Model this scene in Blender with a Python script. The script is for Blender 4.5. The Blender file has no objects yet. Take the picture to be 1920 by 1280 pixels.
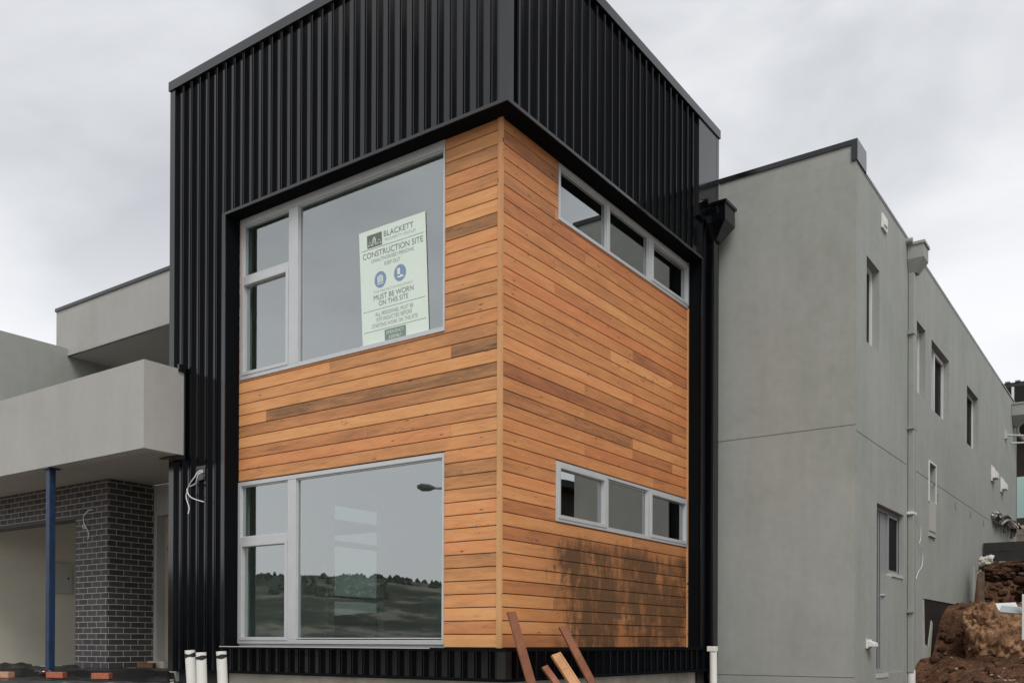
import bpy, math, random
from mathutils import Vector, Matrix, noise
random.seed(7)
S = bpy.context.scene
COL = S.collection
R = math.radians

# ------------------------------------------------------------------ camera
F, YAW, PIT, ROL = 1752.86, 0.615375697, 0.00223031, 0.003686345
CX, CY, CAM = 960.0, 1199.926, Vector((5.40293, -7.44727, 1.6))
fw = Vector((-math.sin(YAW)*math.cos(PIT), math.cos(YAW)*math.cos(PIT), math.sin(PIT)))
r0 = Vector((math.cos(YAW), math.sin(YAW), 0)); u0 = r0.cross(fw)
cr = r0*math.cos(ROL)+u0*math.sin(ROL); cu = -r0*math.sin(ROL)+u0*math.cos(ROL)
cam = bpy.data.cameras.new('camera'); co = bpy.data.objects.new('camera', cam); COL.objects.link(co)
M = Matrix((( cr.x, cu.x, -fw.x, CAM.x), (cr.y, cu.y, -fw.y, CAM.y), (cr.z, cu.z, -fw.z, CAM.z), (0, 0, 0, 1)))
co.matrix_world = M
cam.sensor_width = 36; cam.lens = F*36/1920; cam.shift_y = (CY-640)/1920
cam.clip_start = .05; cam.clip_end = 4000
S.camera = co

# ------------------------------------------------------------------ light
SUN_EL, SUN_AZ = R(50), R(136)          # azimuth clockwise from +Y: the light comes over the camera's left shoulder
w = bpy.data.worlds.new('World'); S.world = w; w.use_nodes = True
nt = w.node_tree; nt.nodes.clear()
def N(nt, t, **k):
    n = nt.nodes.new(t)
    for a, b in k.items():
        if a in n.inputs.keys(): n.inputs[a].default_value = b
        else: setattr(n, a, b)
    return n
def L(nt, a, b): nt.links.new(a, b)
out = N(nt, 'ShaderNodeOutputWorld')
sky = N(nt, 'ShaderNodeTexSky', sky_type='NISHITA', sun_disc=False, sun_elevation=SUN_EL, sun_rotation=SUN_AZ, air_density=1.0, dust_density=4.0)
b1 = N(nt, 'ShaderNodeBackground', Strength=.08); L(nt, sky.outputs[0], b1.inputs[0])
tc = N(nt, 'ShaderNodeTexCoord')
mp = N(nt, 'ShaderNodeMapping'); mp.inputs['Scale'].default_value = (1, 1, 2.2); L(nt, tc.outputs['Generated'], mp.inputs[0])
nz = N(nt, 'ShaderNodeTexNoise', Scale=2.3, Detail=6.0, Roughness=.52, Distortion=.35); L(nt, mp.outputs[0], nz.inputs['Vector'])
cr1 = N(nt, 'ShaderNodeValToRGB'); cr1.color_ramp.elements[0].position = .36; cr1.color_ramp.elements[0].color = (.40, .415, .445, 1)
cr1.color_ramp.elements[1].position = .62; cr1.color_ramp.elements[1].color = (.72, .73, .75, 1)
L(nt, nz.outputs['Fac'], cr1.inputs[0])
# the overcast is brighter low over the house on the left
sx = N(nt, 'ShaderNodeSeparateXYZ'); L(nt, tc.outputs['Generated'], sx.inputs[0])
mr = N(nt, 'ShaderNodeMapRange', interpolation_type='SMOOTHSTEP'); mr.inputs['From Min'].default_value = .52; mr.inputs['From Max'].default_value = .1
mr.inputs['To Min'].default_value = 0; mr.inputs['To Max'].default_value = .9
L(nt, sx.outputs['Z'], mr.inputs['Value'])
mx = N(nt, 'ShaderNodeMixRGB'); mx.inputs[2].default_value = (.90, .91, .93, 1); L(nt, mr.outputs[0], mx.inputs[0]); L(nt, cr1.outputs[0], mx.inputs[1])
b2 = N(nt, 'ShaderNodeBackground', Strength=1.0); L(nt, mx.outputs[0], b2.inputs[0])
ms = N(nt, 'ShaderNodeMixShader', Fac=.92); L(nt, b1.outputs[0], ms.inputs[1]); L(nt, b2.outputs[0], ms.inputs[2]); L(nt, ms.outputs[0], out.inputs[0])
sl = bpy.data.lights.new('sun', 'SUN'); sl.energy = 1.5; sl.angle = R(30); sl.color = (1, .97, .93)
so = bpy.data.objects.new('sun', sl); COL.objects.link(so)
sd = Vector((math.sin(SUN_AZ)*math.cos(SUN_EL), math.cos(SUN_AZ)*math.cos(SUN_EL), math.sin(SUN_EL)))
so.rotation_euler = sd.to_track_quat('Z', 'Y').to_euler(); so.location = (0, -20, 30)
S.view_settings.view_transform = 'Standard'; S.view_settings.look = 'None'
S.view_settings.exposure = .35; S.view_settings.gamma = 1
S.render.engine = 'CYCLES'
S.cycles.max_bounces = 8; S.cycles.transparent_max_bounces = 16

# ------------------------------------------------------------------ helpers
class MB:
    def __init__(s): s.v = []; s.f = []; s.m = []; s.a = []; s.mi = 0; s.att = (0., 0.)
    def face(s, pts):
        n = len(s.v); s.v += [tuple(p) for p in pts]; s.f.append(tuple(range(n, n+len(pts)))); s.m.append(s.mi); s.a.append(s.att)
    def box(s, x0, x1, y0, y1, z0, z1):
        x0, x1 = sorted((x0, x1)); y0, y1 = sorted((y0, y1)); z0, z1 = sorted((z0, z1))
        n = len(s.v)
        s.v += [(x, y, z) for z in (z0, z1) for y in (y0, y1) for x in (x0, x1)]
        for q in ((0, 2, 3, 1), (4, 5, 7, 6), (0, 1, 5, 4), (2, 6, 7, 3), (0, 4, 6, 2), (1, 3, 7, 5)):
            s.f.append(tuple(n+i for i in q)); s.m.append(s.mi); s.a.append(s.att)
    def prism(s, pts, vec):
        vec = Vector(vec); n = len(s.v); k = len(pts)
        s.v += [tuple(p) for p in pts]+[tuple(Vector(p)+vec) for p in pts]
        fs = [tuple(range(n+k-1, n-1, -1)), tuple(range(n+k, n+2*k))]+[(n+i, n+(i+1) % k, n+k+(i+1) % k, n+k+i) for i in range(k)]
        for q in fs: s.f.append(q); s.m.append(s.mi); s.a.append(s.att)
    def tube(s, path, rad, seg=8, cap=True):
        path = [Vector(p) for p in path]; rings = []
        rads = rad if isinstance(rad, (list, tuple)) else [rad]*len(path)
        for i, p in enumerate(path):
            t = (path[min(i+1, len(path)-1)]-path[max(i-1, 0)]).normalized()
            a = Vector((0, 0, 1)) if abs(t.z) < .9 else Vector((1, 0, 0))
            e1 = t.cross(a).normalized(); e2 = t.cross(e1)
            n = len(s.v)
            for k in range(seg):
                q = p+rads[i]*(math.cos(2*math.pi*k/seg)*e1+math.sin(2*math.pi*k/seg)*e2); s.v.append(tuple(q))
            rings.append(n)
        for a, b in zip(rings, rings[1:]):
            for k in range(seg):
                s.f.append((a+k, a+(k+1) % seg, b+(k+1) % seg, b+k)); s.m.append(s.mi); s.a.append(s.att)
        if cap:
            s.f.append(tuple(rings[0]+k for k in range(seg))); s.m.append(s.mi); s.a.append(s.att)
            s.f.append(tuple(rings[-1]+k for k in reversed(range(seg)))); s.m.append(s.mi); s.a.append(s.att)
    def wall(s, P, u0, u1, v0, v1, holes, th):
        """P(u, v, d) -> point, d = depth behind the outer face; holes = (u0, u1, v0, v1)"""
        us = sorted({u0, u1, *[h[0] for h in holes], *[h[1] for h in holes]}); vs = sorted({v0, v1, *[h[2] for h in holes], *[h[3] for h in holes]})
        us = [u for u in us if u0 <= u <= u1]; vs = [v for v in vs if v0 <= v <= v1]
        solid = {}
        for i in range(len(us)-1):
            for j in range(len(vs)-1):
                cu_, cv_ = (us[i]+us[i+1])/2, (vs[j]+vs[j+1])/2
                solid[i, j] = not any(h[0] < cu_ < h[1] and h[2] < cv_ < h[3] for h in holes)
        for (i, j), ok in solid.items():
            if not ok: continue
            a, b, c, d = us[i], us[i+1], vs[j], vs[j+1]
            s.face([P(a, c, 0), P(b, c, 0), P(b, d, 0), P(a, d, 0)])
            s.face([P(a, c, th), P(a, d, th), P(b, d, th), P(b, c, th)])
            if not solid.get((i-1, j)): s.face([P(a, c, 0), P(a, d, 0), P(a, d, th), P(a, c, th)])
            if not solid.get((i+1, j)): s.face([P(b, c, 0), P(b, c, th), P(b, d, th), P(b, d, 0)])
            if not solid.get((i, j-1)): s.face([P(a, c, 0), P(a, c, th), P(b, c, th), P(b, c, 0)])
            if not solid.get((i, j+1)): s.face([P(a, d, 0), P(b, d, 0), P(b, d, th), P(a, d, th)])
    def build(s, name, mats, parent=None, smooth=False, bevel=0, att=False):
        me = bpy.data.meshes.new(name); me.from_pydata(s.v, [], s.f)
        if not isinstance(mats, (list, tuple)): mats = [mats]
        for m in mats: me.materials.append(m)
        me.polygons.foreach_set('material_index', s.m)
        if smooth: me.polygons.foreach_set('use_smooth', [True]*len(me.polygons))
        if att:
            for k, nm in enumerate(('tone', 'seed')):
                at = me.attributes.new(nm, 'FLOAT', 'FACE'); at.data.foreach_set('value', [a[k] for a in s.a])
        me.update()
        o = bpy.data.objects.new(name, me); COL.objects.link(o)
        if bevel:
            b = o.modifiers.new('bevel', 'BEVEL'); b.width = bevel; b.segments = 2; b.limit_method = 'ANGLE'
        if parent is not None: adopt(o, parent)
        return o
def pieces(name, m, parent, boxes, att=None, bevel=0):
    o = None
    for i, b_ in enumerate(boxes):
        mb = MB()
        if att: mb.att = att[i % len(att)]
        mb.box(*b_); o = mb.build(name, m, parent, att=bool(att), bevel=bevel)
    return o
WORLD_LOC = {}
def adopt(o, parent):
    o.parent = parent
    o.matrix_parent_inverse = Matrix.Translation(-WORLD_LOC.get(parent.name, Vector((0, 0, 0))))
def empty(name, loc):
    o = bpy.data.objects.new(name, None); COL.objects.link(o); o.location = loc; o.empty_display_size = .2
    WORLD_LOC[o.name] = Vector(loc); return o
def tag(o, label, cat, group=None, kind=None):
    if label: o['label'] = label
    if cat: o['category'] = cat
    if group: o['group'] = group
    if kind: o['kind'] = kind
    return o

# ------------------------------------------------------------------ materials
def mat(name):
    m = bpy.data.materials.new(name); m.use_nodes = True; t = m.node_tree; t.nodes.clear()
    o = N(t, 'ShaderNodeOutputMaterial'); b = N(t, 'ShaderNodeBsdfPrincipled'); L(t, b.outputs[0], o.inputs[0])
    return m, t, b
def ramp(t, fac, stops):
    c = N(t, 'ShaderNodeValToRGB'); e = c.color_ramp.elements
    while len(e) < len(stops): e.new(.5)
    for i, (p, col) in enumerate(stops): e[i].position = p; e[i].color = (*col, 1) if len(col) == 3 else col
    if fac is not None: L(t, fac, c.inputs[0])
    return c
def objco(t, scale=(1, 1, 1)):
    c = N(t, 'ShaderNodeTexCoord'); m = N(t, 'ShaderNodeMapping'); m.inputs['Scale'].default_value = scale; L(t, c.outputs['Object'], m.inputs[0]); return m.outputs[0]
def bump(t, b, h, strength=.3, dist=.01):
    n = N(t, 'ShaderNodeBump', Strength=strength, Distance=dist); L(t, h, n.inputs['Height']); L(t, n.outputs[0], b.inputs['Normal'])
def simple(name, col, rough=.6, metal=0., var=.0, vscale=6., bmp=0., bscale=60., spec=.5, scl=(1, 1, 1)):
    m, t, b = mat(name)
    b.inputs['Roughness'].default_value = rough; b.inputs['Metallic'].default_value = metal; b.inputs['Specular IOR Level'].default_value = spec
    co_ = objco(t, scl)
    n = N(t, 'ShaderNodeTexNoise', Scale=vscale, Detail=5., Roughness=.6); L(t, co_, n.inputs['Vector'])
    lo = tuple(max(0, c*(1-var)) for c in col); hi = tuple(c*(1+var) for c in col)
    rp = ramp(t, n.outputs['Fac'], [(.3, lo), (.7, hi)]); L(t, rp.outputs[0], b.inputs['Base Color'])
    if bmp:
        n2 = N(t, 'ShaderNodeTexNoise', Scale=bscale, Detail=3.); L(t, co_, n2.inputs['Vector']); bump(t, b, n2.outputs['Fac'], bmp)
    return m

def render_mat(name, col, var=.07):
    m, t, b = mat(name); b.inputs['Roughness'].default_value = .85; b.inputs['Specular IOR Level'].default_value = .3
    c = objco(t)
    n1 = N(t, 'ShaderNodeTexNoise', Scale=.9, Detail=5., Roughness=.62, Distortion=.5); L(t, c, n1.inputs['Vector'])
    n2 = N(t, 'ShaderNodeTexNoise', Scale=9., Detail=3.); L(t, c, n2.inputs['Vector'])
    c3 = objco(t, (2.5, 2.5, .35)); n4 = N(t, 'ShaderNodeTexNoise', Scale=1.6, Detail=4., Roughness=.6); L(t, c3, n4.inputs['Vector'])
    a = N(t, 'ShaderNodeMath', operation='MULTIPLY_ADD'); L(t, n1.outputs['Fac'], a.inputs[0]); a.inputs[1].default_value = .5
    a0 = N(t, 'ShaderNodeMath', operation='MULTIPLY'); L(t, n2.outputs['Fac'], a0.inputs[0]); a0.inputs[1].default_value = .2; 
    a1 = N(t, 'ShaderNodeMath', operation='MULTIPLY_ADD'); L(t, n4.outputs['Fac'], a1.inputs[0]); a1.inputs[1].default_value = .3; L(t, a0.outputs[0], a1.inputs[2])
    L(t, a1.outputs[0], a.inputs[2])
    g = (col[0]*.96, col[1]*1.0, col[2]*.93)
    rp = ramp(t, a.outputs[0], [(.36, tuple(k*(1-var) for k in g)), (.5, col), (.64, tuple(k*(1+var) for k in col))])
    L(t, rp.outputs[0], b.inputs['Base Color'])
    n3 = N(t, 'ShaderNodeTexNoise', Scale=160., Detail=2.); L(t, c, n3.inputs['Vector'])
    s_ = N(t, 'ShaderNodeMath', operation='MULTIPLY_ADD'); L(t, n2.outputs['Fac'], s_.inputs[0]); s_.inputs[1].default_value = 1.6; L(t, n3.outputs['Fac'], s_.inputs[2])
    bump(t, b, s_.outputs[0], .22, .008)
    return m

def wood_mat(name, axis, base_lo, base_mid, base_hi, stain=False, rough=.6):
    """boards run along `axis`; each board carries its own tone and seed as face attributes"""
    m, t, b = mat(name)
    tcn = N(t, 'ShaderNodeTexCoord'); at = N(t, 'ShaderNodeAttribute', attribute_name='seed'); tn = N(t, 'ShaderNodeAttribute', attribute_name='tone')
    sp = N(t, 'ShaderNodeSeparateXYZ'); L(t, tcn.outputs['Object'], sp.inputs[0])
    along = sp.outputs[{'X': 0, 'Y': 1, 'Z': 2}[axis]]; across = sp.outputs[2 if axis != 'Z' else 0]
    sm = N(t, 'ShaderNodeMath', operation='MULTIPLY'); L(t, at.outputs['Fac'], sm.inputs[0]); sm.inputs[1].default_value = 37.
    def vec(sa, sc):
        c = N(t, 'ShaderNodeCombineXYZ')
        a = N(t, 'ShaderNodeMath', operation='MULTIPLY'); L(t, along, a.inputs[0]); a.inputs[1].default_value = sa
        d = N(t, 'ShaderNodeMath', operation='MULTIPLY'); L(t, across, d.inputs[0]); d.inputs[1].default_value = sc
        L(t, a.outputs[0], c.inputs[0]); L(t, d.outputs[0], c.inputs[1]); L(t, sm.outputs[0], c.inputs[2]); return c.outputs[0]
    g1 = N(t, 'ShaderNodeTexNoise', Scale=1., Detail=6., Roughness=.65, Distortion=.8); L(t, vec(2.2, 24), g1.inputs['Vector'])
    g2 = N(t, 'ShaderNodeTexNoise', Scale=1., Detail=4., Roughness=.6); L(t, vec(9, 260), g2.inputs['Vector'])
    big = N(t, 'ShaderNodeTexNoise', Scale=1., Detail=3., Roughness=.6); L(t, vec(1.3, 5), big.inputs['Vector'])
    # tone + slow drift + grain
    a = N(t, 'ShaderNodeMath', operation='MULTIPLY_ADD'); L(t, g1.outputs['Fac'], a.inputs[0]); a.inputs[1].default_value = .62; L(t, tn.outputs['Fac'], a.inputs[2])
    a2 = N(t, 'ShaderNodeMath', operation='MULTIPLY_ADD'); L(t, big.outputs['Fac'], a2.inputs[0]); a2.inputs[1].default_value = .5; L(t, a.outputs[0], a2.inputs[2])
    a3 = N(t, 'ShaderNodeMath', operation='MULTIPLY_ADD'); L(t, g2.outputs['Fac'], a3.inputs[0]); a3.inputs[1].default_value = .46; L(t, a2.outputs[0], a3.inputs[2])
    s = N(t, 'ShaderNodeMath', operation='SUBTRACT'); L(t, a3.outputs[0], s.inputs[0]); s.inputs[1].default_value = .78
    rp = ramp(t, s.outputs[0], [(.0, tuple(c_*.45 for c_ in base_lo)), (.09, base_lo), (.30, tuple((p+q)/2 for p, q in zip(base_lo, base_mid))), (.55, base_mid), (1., base_hi)])
    col = rp.outputs[0]
    def mixc(fac, c, dark, mode='MIX'):
        x = N(t, 'ShaderNodeMixRGB', blend_type=mode); L(t, fac, x.inputs[0]); L(t, c, x.inputs[1]); x.inputs[2].default_value = (*dark, 1); return x.outputs[0]
    hq = N(t, 'ShaderNodeMath', operation='FRACT'); hm = N(t, 'ShaderNodeMath', operation='MULTIPLY'); L(t, at.outputs['Fac'], hm.inputs[0]); hm.inputs[1].default_value = 7.3; L(t, hm.outputs[0], hq.inputs[0])
    hr = N(t, 'ShaderNodeMapRange'); hr.inputs['From Min'].default_value = .45; hr.inputs['To Max'].default_value = .42; L(t, hq.outputs[0], hr.inputs['Value'])
    pk = N(t, 'ShaderNodeMixRGB', blend_type='MULTIPLY'); L(t, hr.outputs[0], pk.inputs[0]); L(t, col, pk.inputs[1]); pk.inputs[2].default_value = (.97, .70, .72, 1); col = pk.outputs[0]
    # dark gum veins: a thin contour of a stretched noise, only in few boards
    vn = N(t, 'ShaderNodeTexNoise', Scale=1., Detail=1.5, Distortion=.7); L(t, vec(2.6, 15), vn.inputs['Vector'])
    d = N(t, 'ShaderNodeMath', operation='SUBTRACT'); L(t, vn.outputs['Fac'], d.inputs[0]); d.inputs[1].default_value = .62
    ab = N(t, 'ShaderNodeMath', operation='ABSOLUTE'); L(t, d.outputs[0], ab.inputs[0])
    v1 = N(t, 'ShaderNodeMapRange'); v1.inputs['From Min'].default_value = .0085; v1.inputs['From Max'].default_value = .002; L(t, ab.outputs[0], v1.inputs['Value'])
    gate = N(t, 'ShaderNodeTexNoise', Scale=1., Detail=1.); L(t, vec(.9, 3), gate.inputs['Vector'])
    gt = N(t, 'ShaderNodeMapRange'); gt.inputs['From Min'].default_value = .56; gt.inputs['From Max'].default_value = .64; L(t, gate.outputs['Fac'], gt.inputs['Value'])
    vm = N(t, 'ShaderNodeMath', operation='MULTIPLY'); L(t, v1.outputs[0], vm.inputs[0]); L(t, gt.outputs[0], vm.inputs[1])
    col = mixc(vm.outputs[0], col, (.07, .025, .012))
    # small knots and nail marks
    vo = N(t, 'ShaderNodeTexVoronoi', Scale=1.); L(t, vec(4.2, 15), vo.inputs['Vector'])
    k1 = N(t, 'ShaderNodeMapRange'); k1.inputs['From Min'].default_value = .16; k1.inputs['From Max'].default_value = .05; L(t, vo.outputs['Distance'], k1.inputs['Value'])
    kg = N(t, 'ShaderNodeSeparateXYZ'); L(t, vo.outputs['Color'], kg.inputs[0])
    kt = N(t, 'ShaderNodeMath', operation='GREATER_THAN'); L(t, kg.outputs[0], kt.inputs[0]); kt.inputs[1].default_value = .78
    km = N(t, 'ShaderNodeMath', operation='MULTIPLY'); L(t, k1.outputs[0], km.inputs[0]); L(t, kt.outputs[0], km.inputs[1])
    km2 = N(t, 'ShaderNodeMath', operation='MULTIPLY'); L(t, km.outputs[0], km2.inputs[0]); km2.inputs[1].default_value = .8
    col = mixc(km2.outputs[0], col, (.06, .02, .01))
    if stain:
        zr = N(t, 'ShaderNodeMapRange', interpolation_type='SMOOTHSTEP'); zr.inputs['From Min'].default_value = 3.1; zr.inputs['From Max'].default_value = 2.6; L(t, sp.outputs[2], zr.inputs['Value'])
        yr = N(t, 'ShaderNodeMapRange', interpolation_type='SMOOTHSTEP'); yr.inputs['From Min'].default_value = -.2; yr.inputs['From Max'].default_value = 1.6; L(t, sp.outputs[1], yr.inputs['Value'])
        zb = N(t, 'ShaderNodeMapRange', interpolation_type='SMOOTHSTEP'); zb.inputs['From Min'].default_value = 1.35; zb.inputs['From Max'].default_value = 1.95; L(t, sp.outputs[2], zb.inputs['Value'])
        zb.inputs['To Min'].default_value = .8
        c1 = N(t, 'ShaderNodeCombineXYZ')
        def mul(a_, k_): 
            q = N(t, 'ShaderNodeMath', operation='MULTIPLY'); L(t, a_, q.inputs[0])
            if isinstance(k_, float): q.inputs[1].default_value = k_
            else: L(t, k_, q.inputs[1])
            return q.outputs[0]
        L(t, mul(sp.outputs[1], 7.), c1.inputs[0]); L(t, mul(sp.outputs[2], 2.2), c1.inputs[1]); L(t, mul(at.outputs['Fac'], .35), c1.inputs[2])
        sn = N(t, 'ShaderNodeTexNoise', Scale=1., Detail=9., Roughness=.78); L(t, c1.outputs[0], sn.inputs['Vector'])
        c2 = N(t, 'ShaderNodeCombineXYZ'); L(t, mul(sp.outputs[1], 1.1), c2.inputs[0]); L(t, mul(sp.outputs[2], .9), c2.inputs[1])
        sn2 = N(t, 'ShaderNodeTexNoise', Scale=1., Detail=3., Roughness=.55); L(t, c2.outputs[0], sn2.inputs['Vector'])
        q1 = N(t, 'ShaderNodeMath', operation='ADD'); L(t, sn.outputs['Fac'], q1.inputs[0]); L(t, mul(sn2.outputs['Fac'], .55), q1.inputs[1])
        c3 = N(t, 'ShaderNodeCombineXYZ'); L(t, mul(sp.outputs[1], 2.2), c3.inputs[0]); L(t, mul(sp.outputs[2], 14.), c3.inputs[1])
        sn3 = N(t, 'ShaderNodeTexNoise', Scale=1., Detail=6., Roughness=.7); L(t, c3.outputs[0], sn3.inputs['Vector'])
        q3 = N(t, 'ShaderNodeMath', operation='MULTIPLY_ADD'); L(t, sn3.outputs['Fac'], q3.inputs[0]); q3.inputs[1].default_value = .3; L(t, q1.outputs[0], q3.inputs[2])
        q1 = N(t, 'ShaderNodeMath', operation='SUBTRACT'); L(t, q3.outputs[0], q1.inputs[0]); q1.inputs[1].default_value = .15
        area = mul(mul(zr.outputs[0], yr.outputs[0]), zb.outputs[0])
        q2 = N(t, 'ShaderNodeMath', operation='MULTIPLY_ADD'); L(t, area, q2.inputs[0]); q2.inputs[1].default_value = .56; L(t, q1.outputs[0], q2.inputs[2])
        sr = N(t, 'ShaderNodeMapRange', interpolation_type='SMOOTHSTEP'); sr.inputs['From Min'].default_value = 1.13; sr.inputs['From Max'].default_value = 1.38; L(t, q2.outputs[0], sr.inputs['Value'])
        fac = mul(sr.outputs[0], mul(zr.outputs[0], .93))
        col = mixc(fac, col, (.022, .02, .016))
        # board weathering in the same wet area
        wr = N(t, 'ShaderNodeMapRange'); wr.inputs['To Max'].default_value = .5; L(t, area, wr.inputs['Value'])
        col = mixc(wr.outputs[0], col, (.19, .085, .03))
    L(t, col, b.inputs['Base Color']); b.inputs['Roughness'].default_value = rough; b.inputs['Specular IOR Level'].default_value = .35
    bump(t, b, g2.outputs['Fac'], .25, .003)
    return m

def brick_mat(name, c1, c2, mortar):
    m, t, b = mat(name)
    tcn = N(t, 'ShaderNodeTexCoord'); sp = N(t, 'ShaderNodeSeparateXYZ'); L(t, tcn.outputs['Object'], sp.inputs[0])
    ge = N(t, 'ShaderNodeNewGeometry'); sn = N(t, 'ShaderNodeSeparateXYZ'); L(t, ge.outputs['Normal'], sn.inputs[0])
    ab = N(t, 'ShaderNodeMath', operation='ABSOLUTE'); L(t, sn.outputs[0], ab.inputs[0])
    gt = N(t, 'ShaderNodeMath', operation='GREATER_THAN'); L(t, ab.outputs[0], gt.inputs[0]); gt.inputs[1].default_value = .5
    mxx = N(t, 'ShaderNodeMix', data_type='FLOAT'); L(t, gt.outputs[0], mxx.inputs[0]); L(t, sp.outputs[0], mxx.inputs[2]); L(t, sp.outputs[1], mxx.inputs[3])
    cv = N(t, 'ShaderNodeCombineXYZ'); L(t, mxx.outputs[0], cv.inputs[0])
    zo = N(t, 'ShaderNodeMath', operation='ADD'); L(t, sp.outputs[2], zo.inputs[0]); zo.inputs[1].default_value = .0; L(t, zo.outputs[0], cv.inputs[1])
    br = N(t, 'ShaderNodeTexBrick'); br.offset = .5; L(t, cv.outputs[0], br.inputs['Vector'])
    br.inputs['Scale'].default_value = 1; br.inputs['Mortar Size'].default_value = .005; br.inputs['Mortar Smooth'].default_value = .15
    br.inputs['Brick Width'].default_value = .24; br.inputs['Row Height'].default_value = .0857; br.inputs['Bias'].default_value = 0
    br.inputs['Color1'].default_value = (*c1, 1); br.inputs['Color2'].default_value = (*c2, 1); br.inputs['Mortar'].default_value = (*mortar, 1)
    nn = N(t, 'ShaderNodeTexNoise', Scale=30., Detail=5., Roughness=.7); L(t, tcn.outputs['Object'], nn.inputs['Vector'])
    mxr = N(t, 'ShaderNodeMixRGB', blend_type='MULTIPLY', Fac=.5); L(t, br.outputs['Color'], mxr.inputs[1])
    rr = ramp(t, nn.outputs['Fac'], [(.3, (.6, .6, .6)), (.7, (1.25, 1.22, 1.2))]); L(t, rr.outputs[0], mxr.inputs[2])
    L(t, mxr.outputs[0], b.inputs['Base Color']); b.inputs['Roughness'].default_value = .7
    inv = N(t, 'ShaderNodeMath', operation='MULTIPLY_ADD'); L(t, br.outputs['Fac'], inv.inputs[0]); inv.inputs[1].default_value = -1.; L(t, nn.outputs['Fac'], inv.inputs[2])
    bump(t, b, inv.outputs[0], .5, .006)
    return m

def glass_mat(name, refl, tint=(.86, .93, .9), fres=1.2):
    m = bpy.data.materials.new(name); m.use_nodes = True; t = m.node_tree; t.nodes.clear()
    o = N(t, 'ShaderNodeOutputMaterial'); tr = N(t, 'ShaderNodeBsdfTransparent'); tr.inputs[0].default_value = (*tint, 1)
    ge_ = N(t, 'ShaderNodeNewGeometry'); gl = N(t, 'ShaderNodeBsdfGlossy', Roughness=.004); gl.inputs[0].default_value = (.93, .97, .98, 1)
    c = objco(t); nn = N(t, 'ShaderNodeTexNoise', Scale=1.1, Detail=1.); L(t, c, nn.inputs['Vector'])
    bm = N(t, 'ShaderNodeBump', Strength=.09, Distance=.02); L(t, nn.outputs['Fac'], bm.inputs['Height']); L(t, bm.outputs[0], gl.inputs['Normal'])
    fr = N(t, 'ShaderNodeFresnel', IOR=1.5)
    a = N(t, 'ShaderNodeMath', operation='MULTIPLY_ADD'); L(t, fr.outputs[0], a.inputs[0]); a.inputs[1].default_value = fres; a.inputs[2].default_value = refl; a.use_clamp = True
    nb_ = N(t, 'ShaderNodeMath', operation='SUBTRACT'); nb_.inputs[0].default_value = 1; L(t, ge_.outputs['Backfacing'], nb_.inputs[1])
    fm_ = N(t, 'ShaderNodeMath', operation='MULTIPLY'); L(t, a.outputs[0], fm_.inputs[0]); L(t, nb_.outputs[0], fm_.inputs[1])
    mxs = N(t, 'ShaderNodeMixShader'); L(t, fm_.outputs[0], mxs.inputs[0]); L(t, tr.outputs[0], mxs.inputs[1]); L(t, gl.outputs[0], mxs.inputs[2]); L(t, mxs.outputs[0], o.inputs[0])
    return m

def soil_mat(name, cols, sc=1.):
    m, t, b = mat(name); c = objco(t)
    n1 = N(t, 'ShaderNodeTexNoise', Scale=1.4*sc, Detail=9., Roughness=.7, Distortion=.6); L(t, c, n1.inputs['Vector'])
    n2 = N(t, 'ShaderNodeTexNoise', Scale=22.*sc, Detail=6., Roughness=.75); L(t, c, n2.inputs['Vector'])
    a = N(t, 'ShaderNodeMath', operation='MULTIPLY_ADD'); L(t, n2.outputs['Fac'], a.inputs[0]); a.inputs[1].default_value = .45
    a2 = N(t, 'ShaderNodeMath', operation='MULTIPLY'); L(t, n1.outputs['Fac'], a2.inputs[0]); a2.inputs[1].default_value = .55; L(t, a2.outputs[0], a.inputs[2])
    k = len(cols); rp = ramp(t, a.outputs[0], [(.36+.28*i/(k-1), cc) for i, cc in enumerate(cols)]); 
    vo = N(t, 'ShaderNodeTexVoronoi', Scale=26.*sc); L(t, c, vo.inputs['Vector'])
    sz = N(t, 'ShaderNodeSeparateXYZ'); L(t, vo.outputs['Color'], sz.inputs[0])
    g = N(t, 'ShaderNodeMath', operation='GREATER_THAN'); L(t, sz.outputs[0], g.inputs[0]); g.inputs[1].default_value = .93
    g2 = N(t, 'ShaderNodeMath', operation='LESS_THAN'); L(t, vo.outputs['Distance'], g2.inputs[0]); g2.inputs[1].default_value = .3
    g3 = N(t, 'ShaderNodeMath', operation='MULTIPLY'); L(t, g.outputs[0], g3.inputs[0]); L(t, g2.outputs[0], g3.inputs[1])
    mxr = N(t, 'ShaderNodeMixRGB'); L(t, g3.outputs[0], mxr.inputs[0]); L(t, rp.outputs[0], mxr.inputs[1]); mxr.inputs[2].default_value = (.3, .22, .17, 1)
    L(t, mxr.outputs[0], b.inputs['Base Color']); b.inputs['Roughness'].default_value = .95; b.inputs['Specular IOR Level'].default_value = .15
    bump(t, b, a.outputs[0], .9, .05)
    return m

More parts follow.
